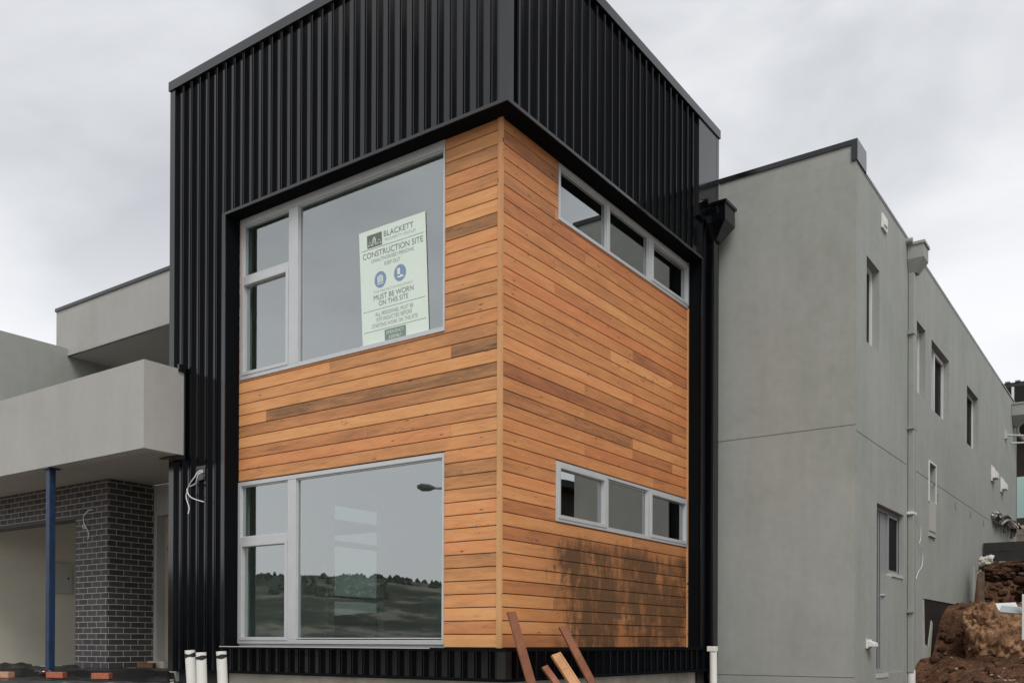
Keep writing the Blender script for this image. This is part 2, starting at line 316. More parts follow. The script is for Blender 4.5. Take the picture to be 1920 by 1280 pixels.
M_METAL = simple('black_steel', (.003, .0036, .005), rough=.2, var=.06, vscale=3, spec=.62)
M_FLASH = simple('black_flashing', (.009, .0098, .0115), rough=.22, var=.05, vscale=3, spec=.75)
for m_ in (M_METAL, M_FLASH):                     # uneven sheen, dust streaks and slight oil-canning
    t = m_.node_tree; b = [n for n in t.nodes if n.type == 'BSDF_PRINCIPLED'][0]
    c = objco(t, (3, 3, .5)); n = N(t, 'ShaderNodeTexNoise', Scale=1.5, Detail=6., Roughness=.65); L(t, c, n.inputs['Vector'])
    q = N(t, 'ShaderNodeMapRange'); q.inputs['From Min'].default_value = .3; q.inputs['From Max'].default_value = .7; q.inputs['To Min'].default_value = .07; q.inputs['To Max'].default_value = .2
    L(t, n.outputs['Fac'], q.inputs['Value']); L(t, q.outputs[0], b.inputs['Roughness'])
    n2 = N(t, 'ShaderNodeTexNoise', Scale=1.3, Detail=1.); L(t, objco(t), n2.inputs['Vector']); bump(t, b, n2.outputs['Fac'], .12, .02)
M_LINING = simple('matt_black_lining', (.006, .007, .008), rough=.7, var=.05, spec=.02)
M_RENDER = render_mat('grey_green_render', (.325, .338, .315), .10)
M_RENDER2 = render_mat('warm_grey_render', (.395, .388, .368))
M_BASE = simple('bare_concrete', (.42, .40, .35), rough=.9, var=.25, vscale=3, bmp=.2)
WC = ((.20, .105, .052), (.66, .305, .12), (.84, .48, .21))
M_WOODX = wood_mat('timber_front', 'X', *WC)
M_WOODY = wood_mat('timber_side', 'Y', (.22, .095, .045), (.60, .25, .092), (.80, .42, .17), stain=True)
M_GROOVE = simple('groove_timber', (.05, .022, .011), rough=.8)
M_BEAD = wood_mat('timber_stop', 'Z', (.4, .2, .08), (.62, .34, .15), (.7, .42, .2))
M_ALU = simple('silver_aluminium', (.54, .55, .56), rough=.35, metal=.25, var=.04, spec=.5)
M_GLASS = glass_mat('window_glass', .29)
M_GLASS_S = glass_mat('window_glass_side', .40, (.36, .38, .35), .35)
M_GLASS_W = glass_mat('wing_glass', .05, (.3, .33, .32), .12)
M_WFRAME = simple('pale_frame', (.62, .63, .62), rough=.4, var=.03)
M_PLASTER = simple('white_plasterboard', (.7, .71, .68), rough=.9, var=.04)
M_FLOOR = simple('raw_floor', (.3, .27, .22), rough=.8, var=.2)
M_DARK = simple('dark_void', (.02, .02, .02), rough=.9)
M_BRICK = brick_mat('charcoal_brick', (.04, .036, .037), (.075, .067, .069), (.46, .44, .41))
M_GARAGE = simple('pale_garage_wall', (.72, .69, .6), rough=.85, var=.06, vscale=2)
M_SOFFIT = simple('grey_soffit', (.36, .34, .31), rough=.8, var=.08)
M_PVC = simple('white_pvc', (.72, .72, .68), rough=.4, var=.05, vscale=8)
M_TAPE = simple('black_tape', (.012, .012, .012), rough=.5)
M_WIRE = simple('white_wire', (.75, .75, .74), rough=.5)
M_BLUE = simple('blue_steel', (.013, .033, .08), rough=.45, var=.3, vscale=9, spec=.5)
M_TERRA = simple('terracotta', (.38, .12, .065), rough=.9, var=.25, vscale=25, bmp=.3)
M_PLASTIC = simple('black_plastic', (.014, .014, .015), rough=.27, var=.3, spec=.6)
M_DOOR = simple('painted_door', (.27, .28, .285), rough=.5, var=.03)
M_GREYPIPE = simple('painted_pipe', (.29, .3, .275), rough=.6, var=.05)
M_WHITE = simple('white_paint', (.7, .7, .68), rough=.5, var=.05)
M_REDWOOD = wood_mat('offcut_timber', 'Z', (.1, .035, .018), (.26, .1, .05), (.42, .2, .1))
M_PALEWOOD = wood_mat('pale_offcut_timber', 'Z', (.25, .11, .05), (.5, .26, .12), (.65, .4, .2))

# ------------------------------------------------------------------ ground
def sstep(a, b, x):
    t = min(1, max(0, (x-a)/(b-a))); return t*t*(3-2*t)
def gz(x, y):
    base = .98*sstep(-4, 5.2, y)+(.1*sstep(5.2, 6.2, y))
    if x < -5: base = max(base, .75*sstep(-5, -7, x))
    if y > 6: base += .3*sstep(6, 9.2, y)*(1 if x > 1.8 else 0)
    base -= .34*(1-sstep(2.3, 3.3, x))*(1-sstep(7.4, 8.7, y))*sstep(3, 5, y)
    if x > 1.5 and y > 7:
        # cut bank behind: gully along the wall, then two benches
        n = .35*noise.noise((x*1.1, y*1.1, 3))
        k = sstep(2.3, 3.4, x)
        g1 = (9.35+(.55*k))+n
        base += .92*sstep(g1, g1+1.6-.7*k, y)
        g2 = 13.4+.5*n+.25*sstep(2.2, 3., x)
        base += .98*sstep(g2, g2+.95, y)
        base += .5*sstep(14.6, 20, y)+3.0*sstep(20, 60, y)
        fine = noise.fractal((x*2.2, y*2.2, 0), 1., 2., 5)
        base += .10*fine*sstep(1.9, 2.5, x)
    elif y > 20: base += .6+3.6*sstep(20, 60, y)
    d = math.hypot(x, y+8)
    if d > 60:
        ang = math.atan2(-(y+8), -x)           # 0 = towards -x
        front = 1 if y < 40 else .6
        h = 9+5.5*math.sin(ang*2.1+.35)+3.*noise.noise((x*.006, y*.006, 1.))
        base = base*(1-sstep(60, 130, d))+(-2.+h*1.75*sstep(140, 330, d)*front+1.6*noise.noise((x*.02, y*.02, 0)))*sstep(60, 130, d)
    return base
def axis_vals(segs):
    v = []
    for a, b, n in segs: v += [a+(b-a)*i/n for i in range(n)]
    return v+[segs[-1][1]]
xs_ = axis_vals([(-1500, -450, 10), (-450, -100, 120), (-100, -20, 16), (-20, 1.6, 24), (1.6, 2, 3), (2, 6.5, 75), (6.5, 20, 18), (20, 100, 16), (100, 1500, 16)])
ys_ = axis_vals([(-1500, -450, 10), (-450, -100, 120), (-100, -20, 16), (-20, 2, 22), (2, 7, 16), (7, 15.5, 130), (15.5, 22, 16), (22, 80, 16), (80, 1500, 16)])
g = MB(); nx = len(xs_)
g.v = [(x, y, gz(x, y)) for y in ys_ for x in xs_]
for j in range(len(ys_)-1):
    for i in range(nx-1):
        a = j*nx+i; g.f.append((a, a+1, a+1+nx, a+nx)); g.m.append(0); g.a.append((0, 0))
m, t, b = mat('ground'); c = objco(t)
soil = [(.016, .008, .005), (.06, .028, .016), (.13, .064, .036), (.22, .125, .075)]
n1 = N(t, 'ShaderNodeTexNoise', Scale=.9, Detail=10., Roughness=.72, Distortion=.5); L(t, c, n1.inputs['Vector'])
n2 = N(t, 'ShaderNodeTexNoise', Scale=16., Detail=7., Roughness=.75); L(t, c, n2.inputs['Vector'])
a_ = N(t, 'ShaderNodeMixRGB', Fac=.5); L(t, n1.outputs['Fac'], a_.inputs[1]); L(t, n2.outputs['Fac'], a_.inputs[2])
rp = ramp(t, a_.outputs[0], [(.36+.09*i, k) for i, k in enumerate(soil)])
vo = N(t, 'ShaderNodeTexVoronoi', Scale=18.); L(t, c, vo.inputs['Vector'])
sz = N(t, 'ShaderNodeSeparateXYZ'); L(t, vo.outputs['Color'], sz.inputs[0])
g1_ = N(t, 'ShaderNodeMath', operation='GREATER_THAN'); L(t, sz.outputs[0], g1_.inputs[0]); g1_.inputs[1].default_value = .94
g2_ = N(t, 'ShaderNodeMath', operation='LESS_THAN'); L(t, vo.outputs['Distance'], g2_.inputs[0]); g2_.inputs[1].default_value = .28
g3_ = N(t, 'ShaderNodeMath', operation='MULTIPLY'); L(t, g1_.outputs[0], g3_.inputs[0]); L(t, g2_.outputs[0], g3_.inputs[1])
sc_ = N(t, 'ShaderNodeMixRGB'); L(t, g3_.outputs[0], sc_.inputs[0]); L(t, rp.outputs[0], sc_.inputs[1]); sc_.inputs[2].default_value = (.24, .17, .13, 1)
# unseen front ground, paled to gravel tones to bounce light under the soffits
spx = N(t, 'ShaderNodeSeparateXYZ'); L(t, c, spx.inputs[0])
dmr = N(t, 'ShaderNodeMapRange'); dmr.inputs['From Min'].default_value = 4.5; dmr.inputs['From Max'].default_value = 2.5; L(t, spx.outputs[1], dmr.inputs['Value'])
grv = ramp(t, n2.outputs['Fac'], [(.35, (.22, .2, .17)), (.65, (.42, .38, .33))])
dm = N(t, 'ShaderNodeMixRGB'); L(t, dmr.outputs[0], dm.inputs[0]); L(t, sc_.outputs[0], dm.inputs[1]); L(t, grv.outputs[0], dm.inputs[2]); sc_ = dm
# paddocks far away
ge = N(t, 'ShaderNodeTexCoord'); vl = N(t, 'ShaderNodeVectorMath', operation='LENGTH'); L(t, ge.outputs['Object'], vl.inputs[0])
fr_ = N(t, 'ShaderNodeMapRange'); fr_.inputs['From Min'].default_value = 18; fr_.inputs['From Max'].default_value = 40; L(t, vl.outputs['Value'], fr_.inputs['Value'])
n5 = N(t, 'ShaderNodeTexNoise', Scale=.07, Detail=7., Roughness=.65); L(t, c, n5.inputs['Vector'])
gr = ramp(t, n5.outputs['Fac'], [(.36, (.016, .02, .015)), (.46, (.034, .037, .028)), (.54, (.065, .063, .05)), (.6, (.17, .16, .135))])
fm = N(t, 'ShaderNodeMixRGB'); L(t, fr_.outputs[0], fm.inputs[0]); L(t, sc_.outputs[0], fm.inputs[1]); L(t, gr.outputs[0], fm.inputs[2])
L(t, fm.outputs[0], b.inputs['Base Color']); b.inputs['Roughness'].default_value = .95; b.inputs['Specular IOR Level'].default_value = .15
bump(t, b, a_.outputs[0], .9, .05)
tag(g.build('ground', m, smooth=True), None, None, kind='structure')

# clods and rubble on the cut
rub = MB()
def lump(mb, cx, cy, cz, r, sq=.7, seed=0, sub=2):
    import bmesh
    bm = bmesh.new(); bmesh.ops.create_icosphere(bm, subdivisions=sub, radius=1)
    n0 = len(mb.v)
    for v in bm.verts:
        p = v.co.copy(); k = 1+.45*noise.noise((p.x*1.3+seed, p.y*1.3, p.z*1.3))+.2*noise.noise((p.x*4+seed, p.y*4, p.z*4))
        mb.v.append((cx+p.x*r*k, cy+p.y*r*k, cz+p.z*r*k*sq))
    for f_ in bm.faces: mb.f.append(tuple(n0+v.index for v in f_.verts)); mb.m.append(mb.mi); mb.a.append(mb.att)
    bm.free()
rr_ = random.Random(3)
for k in range(1500):
    x = rr_.uniform(2.12, 5.8); y = rr_.uniform(6.0, 14.5) if k % 3 else rr_.uniform(13.2, 14.5)
    s_ = rr_.choice((.012, .018, .025, .035, .05, .08))*rr_.uniform(.7, 1.3)
    lump(rub, x, y, gz(x, y)+s_*.2, s_, .7, k, 1)
tag(rub.build('soil_clods', soil_mat('clod_soil', [(.03, .016, .01), (.075, .04, .024), (.15, .085, .052)], 2.)), 'scattered dark brown clods and stones on the excavated soil bank', 'rubble', kind='stuff')

st_ = MB()
for k in range(130):
    x = rr_.uniform(2.5, 5.4); y = rr_.uniform(6.2, 14.3); s_ = rr_.uniform(.012, .04); lump(st_, x, y, gz(x, y)+s_*.3, s_, .6, k+900, 1)
tag(st_.build('pale_stones', simple('pale_stone', (.36, .29, .23), rough=.9, var=.3, vscale=4)), 'pale stones and render crumbs strewn over the excavated soil', 'stones', kind='stuff')

# ------------------------------------------------------------------ house
house = tag(empty('house', (0, 4, 1)), 'unfinished two storey house with black ribbed metal box, orange timber corner and grey rendered wings', 'house')
E_ = .21; ZB, ZT = 1.22, 8.66; TL, TR = -5.11, 4.86
ZH = 6.772
# ribbed steel
def rib_profile(ribs, ua, ub, w=.032, d=.040):
    """list of (u, depth) with depth 0 = outer plane; ribs = left edges"""
    pts = [(ua, d)]
    for a in sorted(ribs):
        if a < ua+.002 or a+w > ub-.002: continue
        pts += [(a, d), (a+.001, 0), (a+.003, 0), (a+.004, .014), (a+w-.010, .014), (a+w-.009, 0), (a+w-.001, 0), (a+w, d)]
        # shallow swage in the pan
    pts.append((ub, d)); return pts
def ribbed(mb, side, ribs, ua, ub, z0, z1):
    P = rib_profile(ribs, ua, ub)
    def pt(u, d, z): return (u, -E_+d, z) if side == 'F' else (E_-d, u, z)
    for (u0_, d0), (u1_, d1) in zip(P, P[1:]):
        if abs(u0_-u1_) < 1e-6 and abs(d0-d1) < 1e-6: continue
        q = [pt(u0_, d0, z0), pt(u1_, d1, z0), pt(u1_, d1, z1), pt(u0_, d0, z1)]
        mb.face(q)
fr_ribs = [-.0015-.1675*k for k in range(0, 32)]
sd_ribs = [.144-.0245+.1682*k for k in range(-2, 30)]
cf = MB()
ribbed(cf, 'F', fr_ribs, -5.01, .112, ZH+.03, ZT)
ribbed(cf, 'F', fr_ribs, -5.01, -4.06, ZB+.03, ZH+.03)
ribbed(cf, 'F', fr_ribs, -4.06, .112, ZB+.03, 1.515)
cf.build('front_metal_cladding', M_METAL, house)
cs = MB()
ribbed(cs, 'S', sd_ribs, -.112, 4.19, ZH+.03, ZT)
ribbed(cs, 'S', sd_ribs, 4.19, 4.775, ZH+.03, 7.33)
ribbed(cs, 'S', sd_ribs, 4.365, 4.775, ZB+.03, ZH+.03)
ribbed(cs, 'S', sd_ribs, -.112, 4.365, ZB+.03, 1.515)
cs.build('side_metal_cladding', M_METAL, house)
o_ = E_+.002
pieces('corner_flashing', M_FLASH, house, [
    (TL, -5.01, -o_, -E_+.09, ZB, ZT+.01),
    (.112, o_, -o_, -.112, ZH+.03, ZT+.01),
    (.112, o_, -o_, -.112, ZB+.03, 1.515),
    (-3.995, o_, -o_-.001, -E_+.008, ZH-.001, ZH+.032),
    (E_-.008, o_+.001, -E_+.008, 4.33, ZH-.001, ZH+.032),
    (-4.06, -3.995, -o_, -E_+.008, 1.545, ZH+.032),
    (E_-.008, o_, 4.30, 4.365, 1.545, ZH+.032),
    (E_-.08, o_-.0005, 4.192, 4.775, 7.33, ZT+.01),
    (E_-.08, o_+.001, 4.775, TR, ZB, ZT+.01),
])
pieces('frame_lining', M_LINING, house, [
    (-3.995, E_-.009, -E_+.009, .02, ZH, ZH+.03),
    (-.02, E_-.009, .02, 4.33, ZH, ZH+.03),
    (-4.055, -3.9952, -E_+.009, .05, 1.545, ZH+.03),
    (-.05, E_-.009, 4.3301, 4.36, 1.545, ZH+.03),
    (-4.06, o_+.012, -o_-.014, .02, 1.515, 1.545),
    (-.02, o_+.012, .02, 4.365, 1.515, 1.545),
    (-5.01, E_, -o_-.004, -.1, ZB, ZB+.03),
    (.1, o_+.004, -.1, 4.775, ZB, ZB+.03),
])
pieces('sill_flashing', M_ALU, house, [(-4.055, -.72, -o_-.0165, -o_-.0142, 1.536, 1.5455)])
pieces('parapet_cap', M_FLASH, house, [
    (TL-.015, o_+.018, -o_-.018, -.05, ZT-.02, ZT+.095),
    (.03, o_+.018, -.05, TR+.02, ZT-.02, ZT+.095),
    (TL-.015, -4.95, -.05, TR, ZT-.02, ZT+.095),
])
# the left wall of the lower room has a glazed opening onto the yard
shl = MB()
shl.wall(lambda u, v, d: (TL+.004+d, u, v), -.1, TR-.01, .3, ZT-.03, [(2.45, 3.62, 1.5, 3.75)], .11)
shl.build('side_wall', M_RENDER, house)
pieces('structural_wall', M_DARK, house, [
    (-5.0, .1, 4.62, TR-.01, .3, ZT-.03),
    (-4.99, .05, -.05, 4.61, 7.35, 7.45),
    (-4.99, .12, -.132, -.05, ZH+.04, ZT-.03),
    (.05, .132, -.05, 4.60, ZH+.04, ZT-.03),
    (-4.99, -4.035, -.13, .17, 1.0, ZH+.03),
    (-.17, .13, 4.37, 4.60, 1.0, ZH+.03),
])
fo = MB(); fo.box(TL+.15, .10, -.10, .2, .2, ZB); fo.box(-.2, .10, .2, 4.85, .2, ZB)
fo.box(-5.0, .05, -.02, 4.6, ZB+.001, 1.5)
fo.build('footing', M_BASE, house)
pieces('interior_lining', M_PLASTER, house, [
    (-4.99, -.02, .18, 4.61, 3.98, 4.42),
    (-4.985, -.18, 4.58, 4.615, 1.5, 7.35),
    (-4.985, -.18, .18, 4.58, 7.10, 7.14),
    (-3.1, -3.02, 2.2, 4.58, 4.43, 7.1),
    (-2.2, -2.1, 3.2, 4.58, 1.5, 3.98),
    (-4.97, -4.90, 3.575, 3.7, 1.5, 3.85),
    (-4.97, -4.90, 2.37, 2.495, 1.5, 3.85),
])
il = MB()
il.wall(lambda u, v, d: (-4.99+d, u, v), .17, 4.58, 1.501, 7.1, [(2.5, 3.57, 1.501, 3.75)], .02)
il.build('interior_lining', M_PLASTER, house)
pieces('interior_floor', M_FLOOR, house, [
    (-4.97, -.19, .19, 4.57, 1.501, 1.52),
    (-4.97, -.19, .19, 4.57, 4.421, 4.44),
])

# timber cladding, shiplap boards
ROWH = .1345; Z0 = 6.654+ROWH                      # groove under the first board is at 6.654
WIN_F = [(-3.97, -.72, 4.80, 6.90), (-4.1, -.72, 1.40, 3.552)]
WIN_S = [(1.02, 4.345, 6.14, 6.755), (.995, 4.31, 2.90, 3.552)]
def boards(mb, side, ua, ub, wins, joints, tones, z_bot=1.546, z_top=6.771):
    rnd = random.Random(11 if side == 'F' else 5)
    def box(u0_, u1_, z0_, z1_, low=True):
        # shiplap: main face, plus a shadow-line rebate at its lower edge
        gph = .008
        def pt(u, d, z): return (u, d, z) if side == 'F' else (-d, u, z)
        zz = z0_+gph
        if z1_-zz < .004: return
        A = [pt(u0_, .0, zz+.003), pt(u1_, .0, zz+.003), pt(u1_, .0015, z1_), pt(u0_, .0015, z1_)]
        mb.face(A)
        mb.face([pt(u0_, .004, zz), pt(u1_, .004, zz), pt(u1_, 0, zz+.003), pt(u0_, 0, zz+.003)])
        mb.face([pt(u0_, .018, zz), pt(u1_, .018, zz), pt(u1_, .004, zz), pt(u0_, .004, zz)])
        mb.face([pt(u0_, .0015, z1_), pt(u1_, .0015, z1_), pt(u1_, .018, z1_), pt(u0_, .018, z1_)])
        mb.face([pt(u0_, .0, zz+.003), pt(u0_, .0015, z1_), pt(u0_, .018, z1_), pt(u0_, .018, zz)])
        mb.face([pt(u1_, .0, zz+.003), pt(u1_, .018, zz), pt(u1_, .018, z1_), pt(u1_, .0015, z1_)])
        sv = mb.att; mb.mi = 1
        mb.face([pt(u0_, .012, z0_-.004), pt(u1_, .012, z0_-.004), pt(u1_, .012, zz+.002), pt(u0_, .012, zz+.002)])
        mb.mi = 0
    r = 0
    while True:
        zt = Z0-r*ROWH; zb = zt-ROWH
        if zt < z_bot+.005: break
        zt_, zb_ = min(zt, z_top), max(zb, z_bot-.007)
        # butt joints of this row, on stud lines
        js = sorted(joints(r, rnd)); cuts = [ua]+[j for j in js if ua+.1 < j < ub-.1]+[ub]
        for k in range(len(cuts)-1):
            tn = tones(r, k, (cuts[k]+cuts[k+1])/2, rnd); seed = rnd.random()
            mb.att = (tn, seed)
            segs = [(cuts[k]+(.0013 if k else 0), cuts[k+1]-(.0013 if k < len(cuts)-2 else 0), zb_, zt_)]
            for h in wins:
                ns = []
                for (a, b_, c_, d_) in segs:
                    if h[1] <= a or h[0] >= b_ or h[3] <= c_ or h[2] >= d_: ns.append((a, b_, c_, d_)); continue
                    if h[0] > a: ns.append((a, h[0], c_, d_))
                    if h[1] < b_: ns.append((h[1], b_, c_, d_))
                    m0, m1 = max(a, h[0]), min(b_, h[1])
                    if h[2] > c_+.01: ns.append((m0, m1, c_, h[2]))
                    if h[3] < d_-.01: ns.append((m0, m1, h[3]-.007, d_))
                segs = ns
            for s_ in segs:
                if s_[1]-s_[0] > .01: box(*s_)
        r += 1
# stud lines
FJ = [-.64, -1.23, -1.82, -2.41, -3.0, -3.49]
SJ = [.96, 1.60, 2.18, 2.74, 3.3, 3.85]
fj = {15: [-2.41], 16: [-.64], 17: [-1.82], 18: [-3.49], 19: [-1.23], 20: [-2.41], 21: [-1.82], 22: [-.64], 23: []}
def fjoints(r, rnd):
    if r in fj: return fj[r]
    return []
ft = {7: .2, (16, 1): .2, (18, 1): .18, 13: .42, 12: .4, 14: .5, (15, 0): .64, 17: .55, (18, 0): .62, 19: .36, 20: .6, 21: .38, 22: .55, 23: .46, 24: .5, 8: .6, 5: .55, 25: .33, 26: .32, 27: .5, 28: .62, 36: .7, 35: .5, 34: .42, 33: .4, 32: .36, 38: .7, 37: .45}
def ftones(r, k, u, rnd):
    x = rnd.gauss(.48, .08)
    return ft.get((r, k), ft.get(r, x))
def sjoints(r, rnd):
    a = rnd.choice(SJ); 
    if rnd.random() < .65: return [a]
    b_ = rnd.choice(SJ); return [a, b_] if abs(a-b_) > 1. else [a]
def stones(r, k, u, rnd):
    x = rnd.gauss(.48, .11)
    if 4 <= r <= 6 and k == 0: x = rnd.uniform(.3, .38)
    if r in (9, 10, 11) and k == 0: x = .6
    return max(.27, min(.75, x))
tf = MB(); boards(tf, 'F', -3.99, -.045, WIN_F, fjoints, ftones); tf.build('front_timber_cladding', [M_WOODX, M_GROOVE], house, att=True)
ts = MB(); boards(ts, 'S', .0105, 4.30, WIN_S, sjoints, stones); ts.build('side_timber_cladding', [M_WOODY, M_GROOVE], house, att=True)
pieces('timber_corner_stop', M_BEAD, house, [(-.047, .012, -.012, .012, 1.546, 4.72), (-.047, .012, -.012, .012, 4.722, ZH-.001), (-.012, .012, 4.298, 4.329, 1.546, ZH-.001)], att=[(.5, .3), (.42, .8), (.5, .5)])
# backing wall with the window openings
bw = MB()
bw.wall(lambda u, v, d: (u, .019+d, v), -4.03, -.012, 1.5, 7.1, [(-3.965, -.725, 4.805, 6.775), (-3.99, -.725, 1.575, 3.547)], .15)
bw.wall(lambda u, v, d: (-.013-d, u, v), .17, 4.6, 1.5, 7.1, [(1.025, 4.34, 6.145, 6.75), (1.0, 4.305, 2.905, 3.547)], .15)
bw.build('window_wall', M_PLASTER, house)

# windows ------------------------------------------------------------
def frame_ring(mb, P, u0_, u1_, v0_, v1_, wl, wr, wb, wt, d0, d1):
    """rectangular ring of four butted bars; P(u, v, d)"""
    def bar(a, b_, c_, d_):
        p, q = P(a, c_, d0), P(b_, d_, d1); mb.box(p[0], q[0], p[1], q[1], p[2], q[2])
    bar(u0_, u0_+wl, v0_, v1_); bar(u1_-wr, u1_, v0_, v1_); bar(u0_+wl, u1_-wr, v0_, v0_+wb); bar(u0_+wl, u1_-wr, v1_-wt, v1_)
def pane(mb, P, u0_, u1_, v0_, v1_, d):
    p, q = P(u0_, v0_, d), P(u1_, v1_, d+.006); mb.box(p[0], q[0], p[1], q[1], p[2], q[2])
def window(P, u0_, u1_, v0_, v1_, cells, glass, label=None, fr=.045, d0=-.012, fw_=None, frame_m=None, top=None, right=None, depth=.09):
    """cells: (u0,u1,v0,v1,sash?) openings of panes"""
    mb = MB()
    frame_ring(mb, P, u0_, u1_, v0_, v1_, fr, right or fr*.6, fr, top or fr, d0, depth)
    root = mb.build('window', frame_m or M_ALU, house, bevel=.003)
    if label: root['label'] = label
    for c_ in cells:
        a, b_, lo, hi, sash = c_[:5]
        if sash:
            s_ = MB(); frame_ring(s_, P, a, b_, lo, hi, .042, .042, .042, .042, d0-.008, .05)
            so_ = s_.build('sash', frame_m or M_ALU, bevel=.003); adopt_child(so_, root)
            a += .042; b_ -= .042; lo += .042; hi -= .042
        be = MB(); frame_ring(be, P, a+.0005, b_-.0005, lo+.0005, hi-.0005, .012, .012, .012, .012, .012, .028)
        if not sash: adopt_child(be.build('glazing_bead', frame_m or M_ALU), root)
        g_ = MB(); pane(g_, P, a, b_, lo, hi, .03)
        go = g_.build('pane', glass); adopt_child(go, root)
    return root
def adopt_child(o, root):
    o.parent = root; o.matrix_parent_inverse = Matrix.Identity(4)
def bars(root, P, rects, d0=-.010, d1=.085, name='mullion'):
    for (a, b_, c_, d_) in rects:
        mb = MB(); p, q = P(a, c_, d0), P(b_, d_, d1); mb.box(p[0], q[0], p[1], q[1], p[2], q[2])
        o = mb.build(name, M_ALU, bevel=.003); adopt_child(o, root)
PF = lambda u, v, d: (u, d, v)
PS = lambda u, v, d: (-d, u, v)
wu = window(PF, -3.962, -.722, 4.802, 6.77, [(-3.915, -3.09, 6.065, 6.68, False), (-3.93, -3.09, 4.85, 5.99, True), (-2.93, -.745, 4.84, 6.68, False)], M_GLASS, 'large upper front window with a construction sign on its glass', fr=.048, top=.09, right=.022)
bars(wu, PF, [(-3.09, -2.93, 4.851, 6.679)]); bars(wu, PF, [(-3.913, -3.091, 5.99, 6.065)], name='transom')
wl = window(PF, -3.99, -.722, 1.575, 3.549, [(-3.945, -3.09, 2.875, 3.50, False), (-3.95, -3.09, 1.615, 2.80, True), (-2.95, -.745, 1.635, 3.50, False)], M_GLASS, 'large lower front window reflecting hills', fr=.048, top=.048, right=.022)
bars(wl, PF, [(-3.09, -2.95, 1.624, 3.50)]); bars(wl, PF, [(-3.941, -3.091, 2.80, 2.875)], name='transom')
ws = window(PS, 1.022, 4.343, 6.142, 6.752, [(1.065, 2.075, 6.185, 6.71, False), (2.145, 3.14, 6.185, 6.71, False), (3.215, 4.31, 6.18, 6.715, True)], M_GLASS_S, 'narrow upper side window of three panes', fr=.04)
bars(ws, PS, [(2.075, 2.145, 6.183, 6.711), (3.14, 3.215, 6.183, 6.711)])
wz = window(PS, .997, 4.308, 2.902, 3.55, [(1.03, 2.065, 2.935, 3.52, True), (2.13, 3.13, 2.945, 3.51, False), (3.2, 4.28, 2.935, 3.52, True)], M_GLASS_S, 'narrow lower side window of three panes', fr=.035)
bars(wz, PS, [(2.065, 2.13, 2.938, 3.514), (3.13, 3.2, 2.938, 3.514)])
# glazed opening in the far wall of the lower room
PI_ = lambda u, v, d: (-5.0-d, u, v)
wi = window(PI_, 2.46, 3.61, 1.51, 3.74, [(2.51, 3.56, 3.13, 3.69, False), (2.51, 3.56, 2.29, 3.07, False), (2.51, 3.56, 1.56, 2.23, False)], glass_mat('clear_glass', .05, (.34, .37, .36)), None, fr=.05, d0=.0, depth=.06)
for a in (3.07, 2.23):
    mb = MB(); mb.box(-5.05, -5.01, 2.51, 3.56, a, a+.06); adopt_child(mb.build('transom', M_ALU), wi)

# rendered wing ------------------------------------------------------
XS = 2.078; WY = 4.86
PW = lambda u, v, d: (XS-d, u, v)
wing_holes = [(5.375, 6.03, 5.61, 6.75), (8.355, 8.985, 5.60, 6.73), (9.455, 10.97, 5.56, 6.725), (12.77, 14.07, 5.56, 6.71), (9.29, 9.80, 4.02, 4.63), (5.93, 7.50, 1.19, 3.54)]
wg = MB()
wg.wall(PW, WY, 19.93, 2.345, 7.79, wing_holes, .22)
wg.wall(PW, WY, 8.83, .2, 2.345, [(5.93, 7.50, 1.19, 3.54)], .22)
wg.box(.215, XS-.2201, WY, WY+.22, .2, 7.79)                                      # front wall
wg.box(.215, XS, WY, 5.25, 7.791, 8.0)                                            # raised front parapet
wg.box(-5.2, XS-.225, 19.7, 19.93, 1, 7.79)
wg.box(.2, XS-.2205, 5.26, 19.69, 7.45, 7.55)
wg.box(-.1, .19, 4.87, 19.6, .2, 7.79)
wg.build('rendered_wing_wall', M_RENDER, house)
wr_ = MB()
wr_.box(XS-.215, XS-.012, 8.835, 13.6, .6, 2.34)                                # dark waterproofed base
wr_.box(.3, XS-.23, 5.1, 19.6, 3.95, 4.2)
wr_.build('waterproofed_base', simple('bitumen', (.014, .014, .015), rough=.5, var=.3), house)
wc = MB()
wc.box(.218, XS+.02, WY-.02, 5.27, 8.0, 8.065)
wc.build('wing_parapet_cap', M_FLASH, house)
wc = MB(); wc.prism([(XS-.055, WY-.022, 7.79), (XS+.022, WY-.022, 7.79), (XS+.022, WY-.022, 7.999), (XS-.055, WY-.022, 7.999)], (0, .021, 0))
wc.box(XS+.001, XS+.022, WY-.001, 5.27, 7.79, 7.999); wc.build('cap_return', M_FLASH, house)
wc = MB(); wc.box(XS-.24, XS+.012, 5.27, 19.95, 7.79, 7.815)
wc.build('side_parapet_cap', simple('pale_capping', (.5, .5, .49), rough=.4), house)
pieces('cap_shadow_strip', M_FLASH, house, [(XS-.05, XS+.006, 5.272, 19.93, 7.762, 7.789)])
pieces('control_joint', simple('joint_sealant', (.1, .1, .09)), house, [
    (XS-.01, XS+.002, 4.9, 7.66, 4.332, 4.341),
    (XS-.01, XS+.002, 8.15, 15.5, 4.334, 4.342),
    (.22, XS+.002, WY-.002, WY+.01, 4.405, 4.413),
    (.22, XS+.002, WY-.0025, WY+.01, 1.165, 1.172),
])
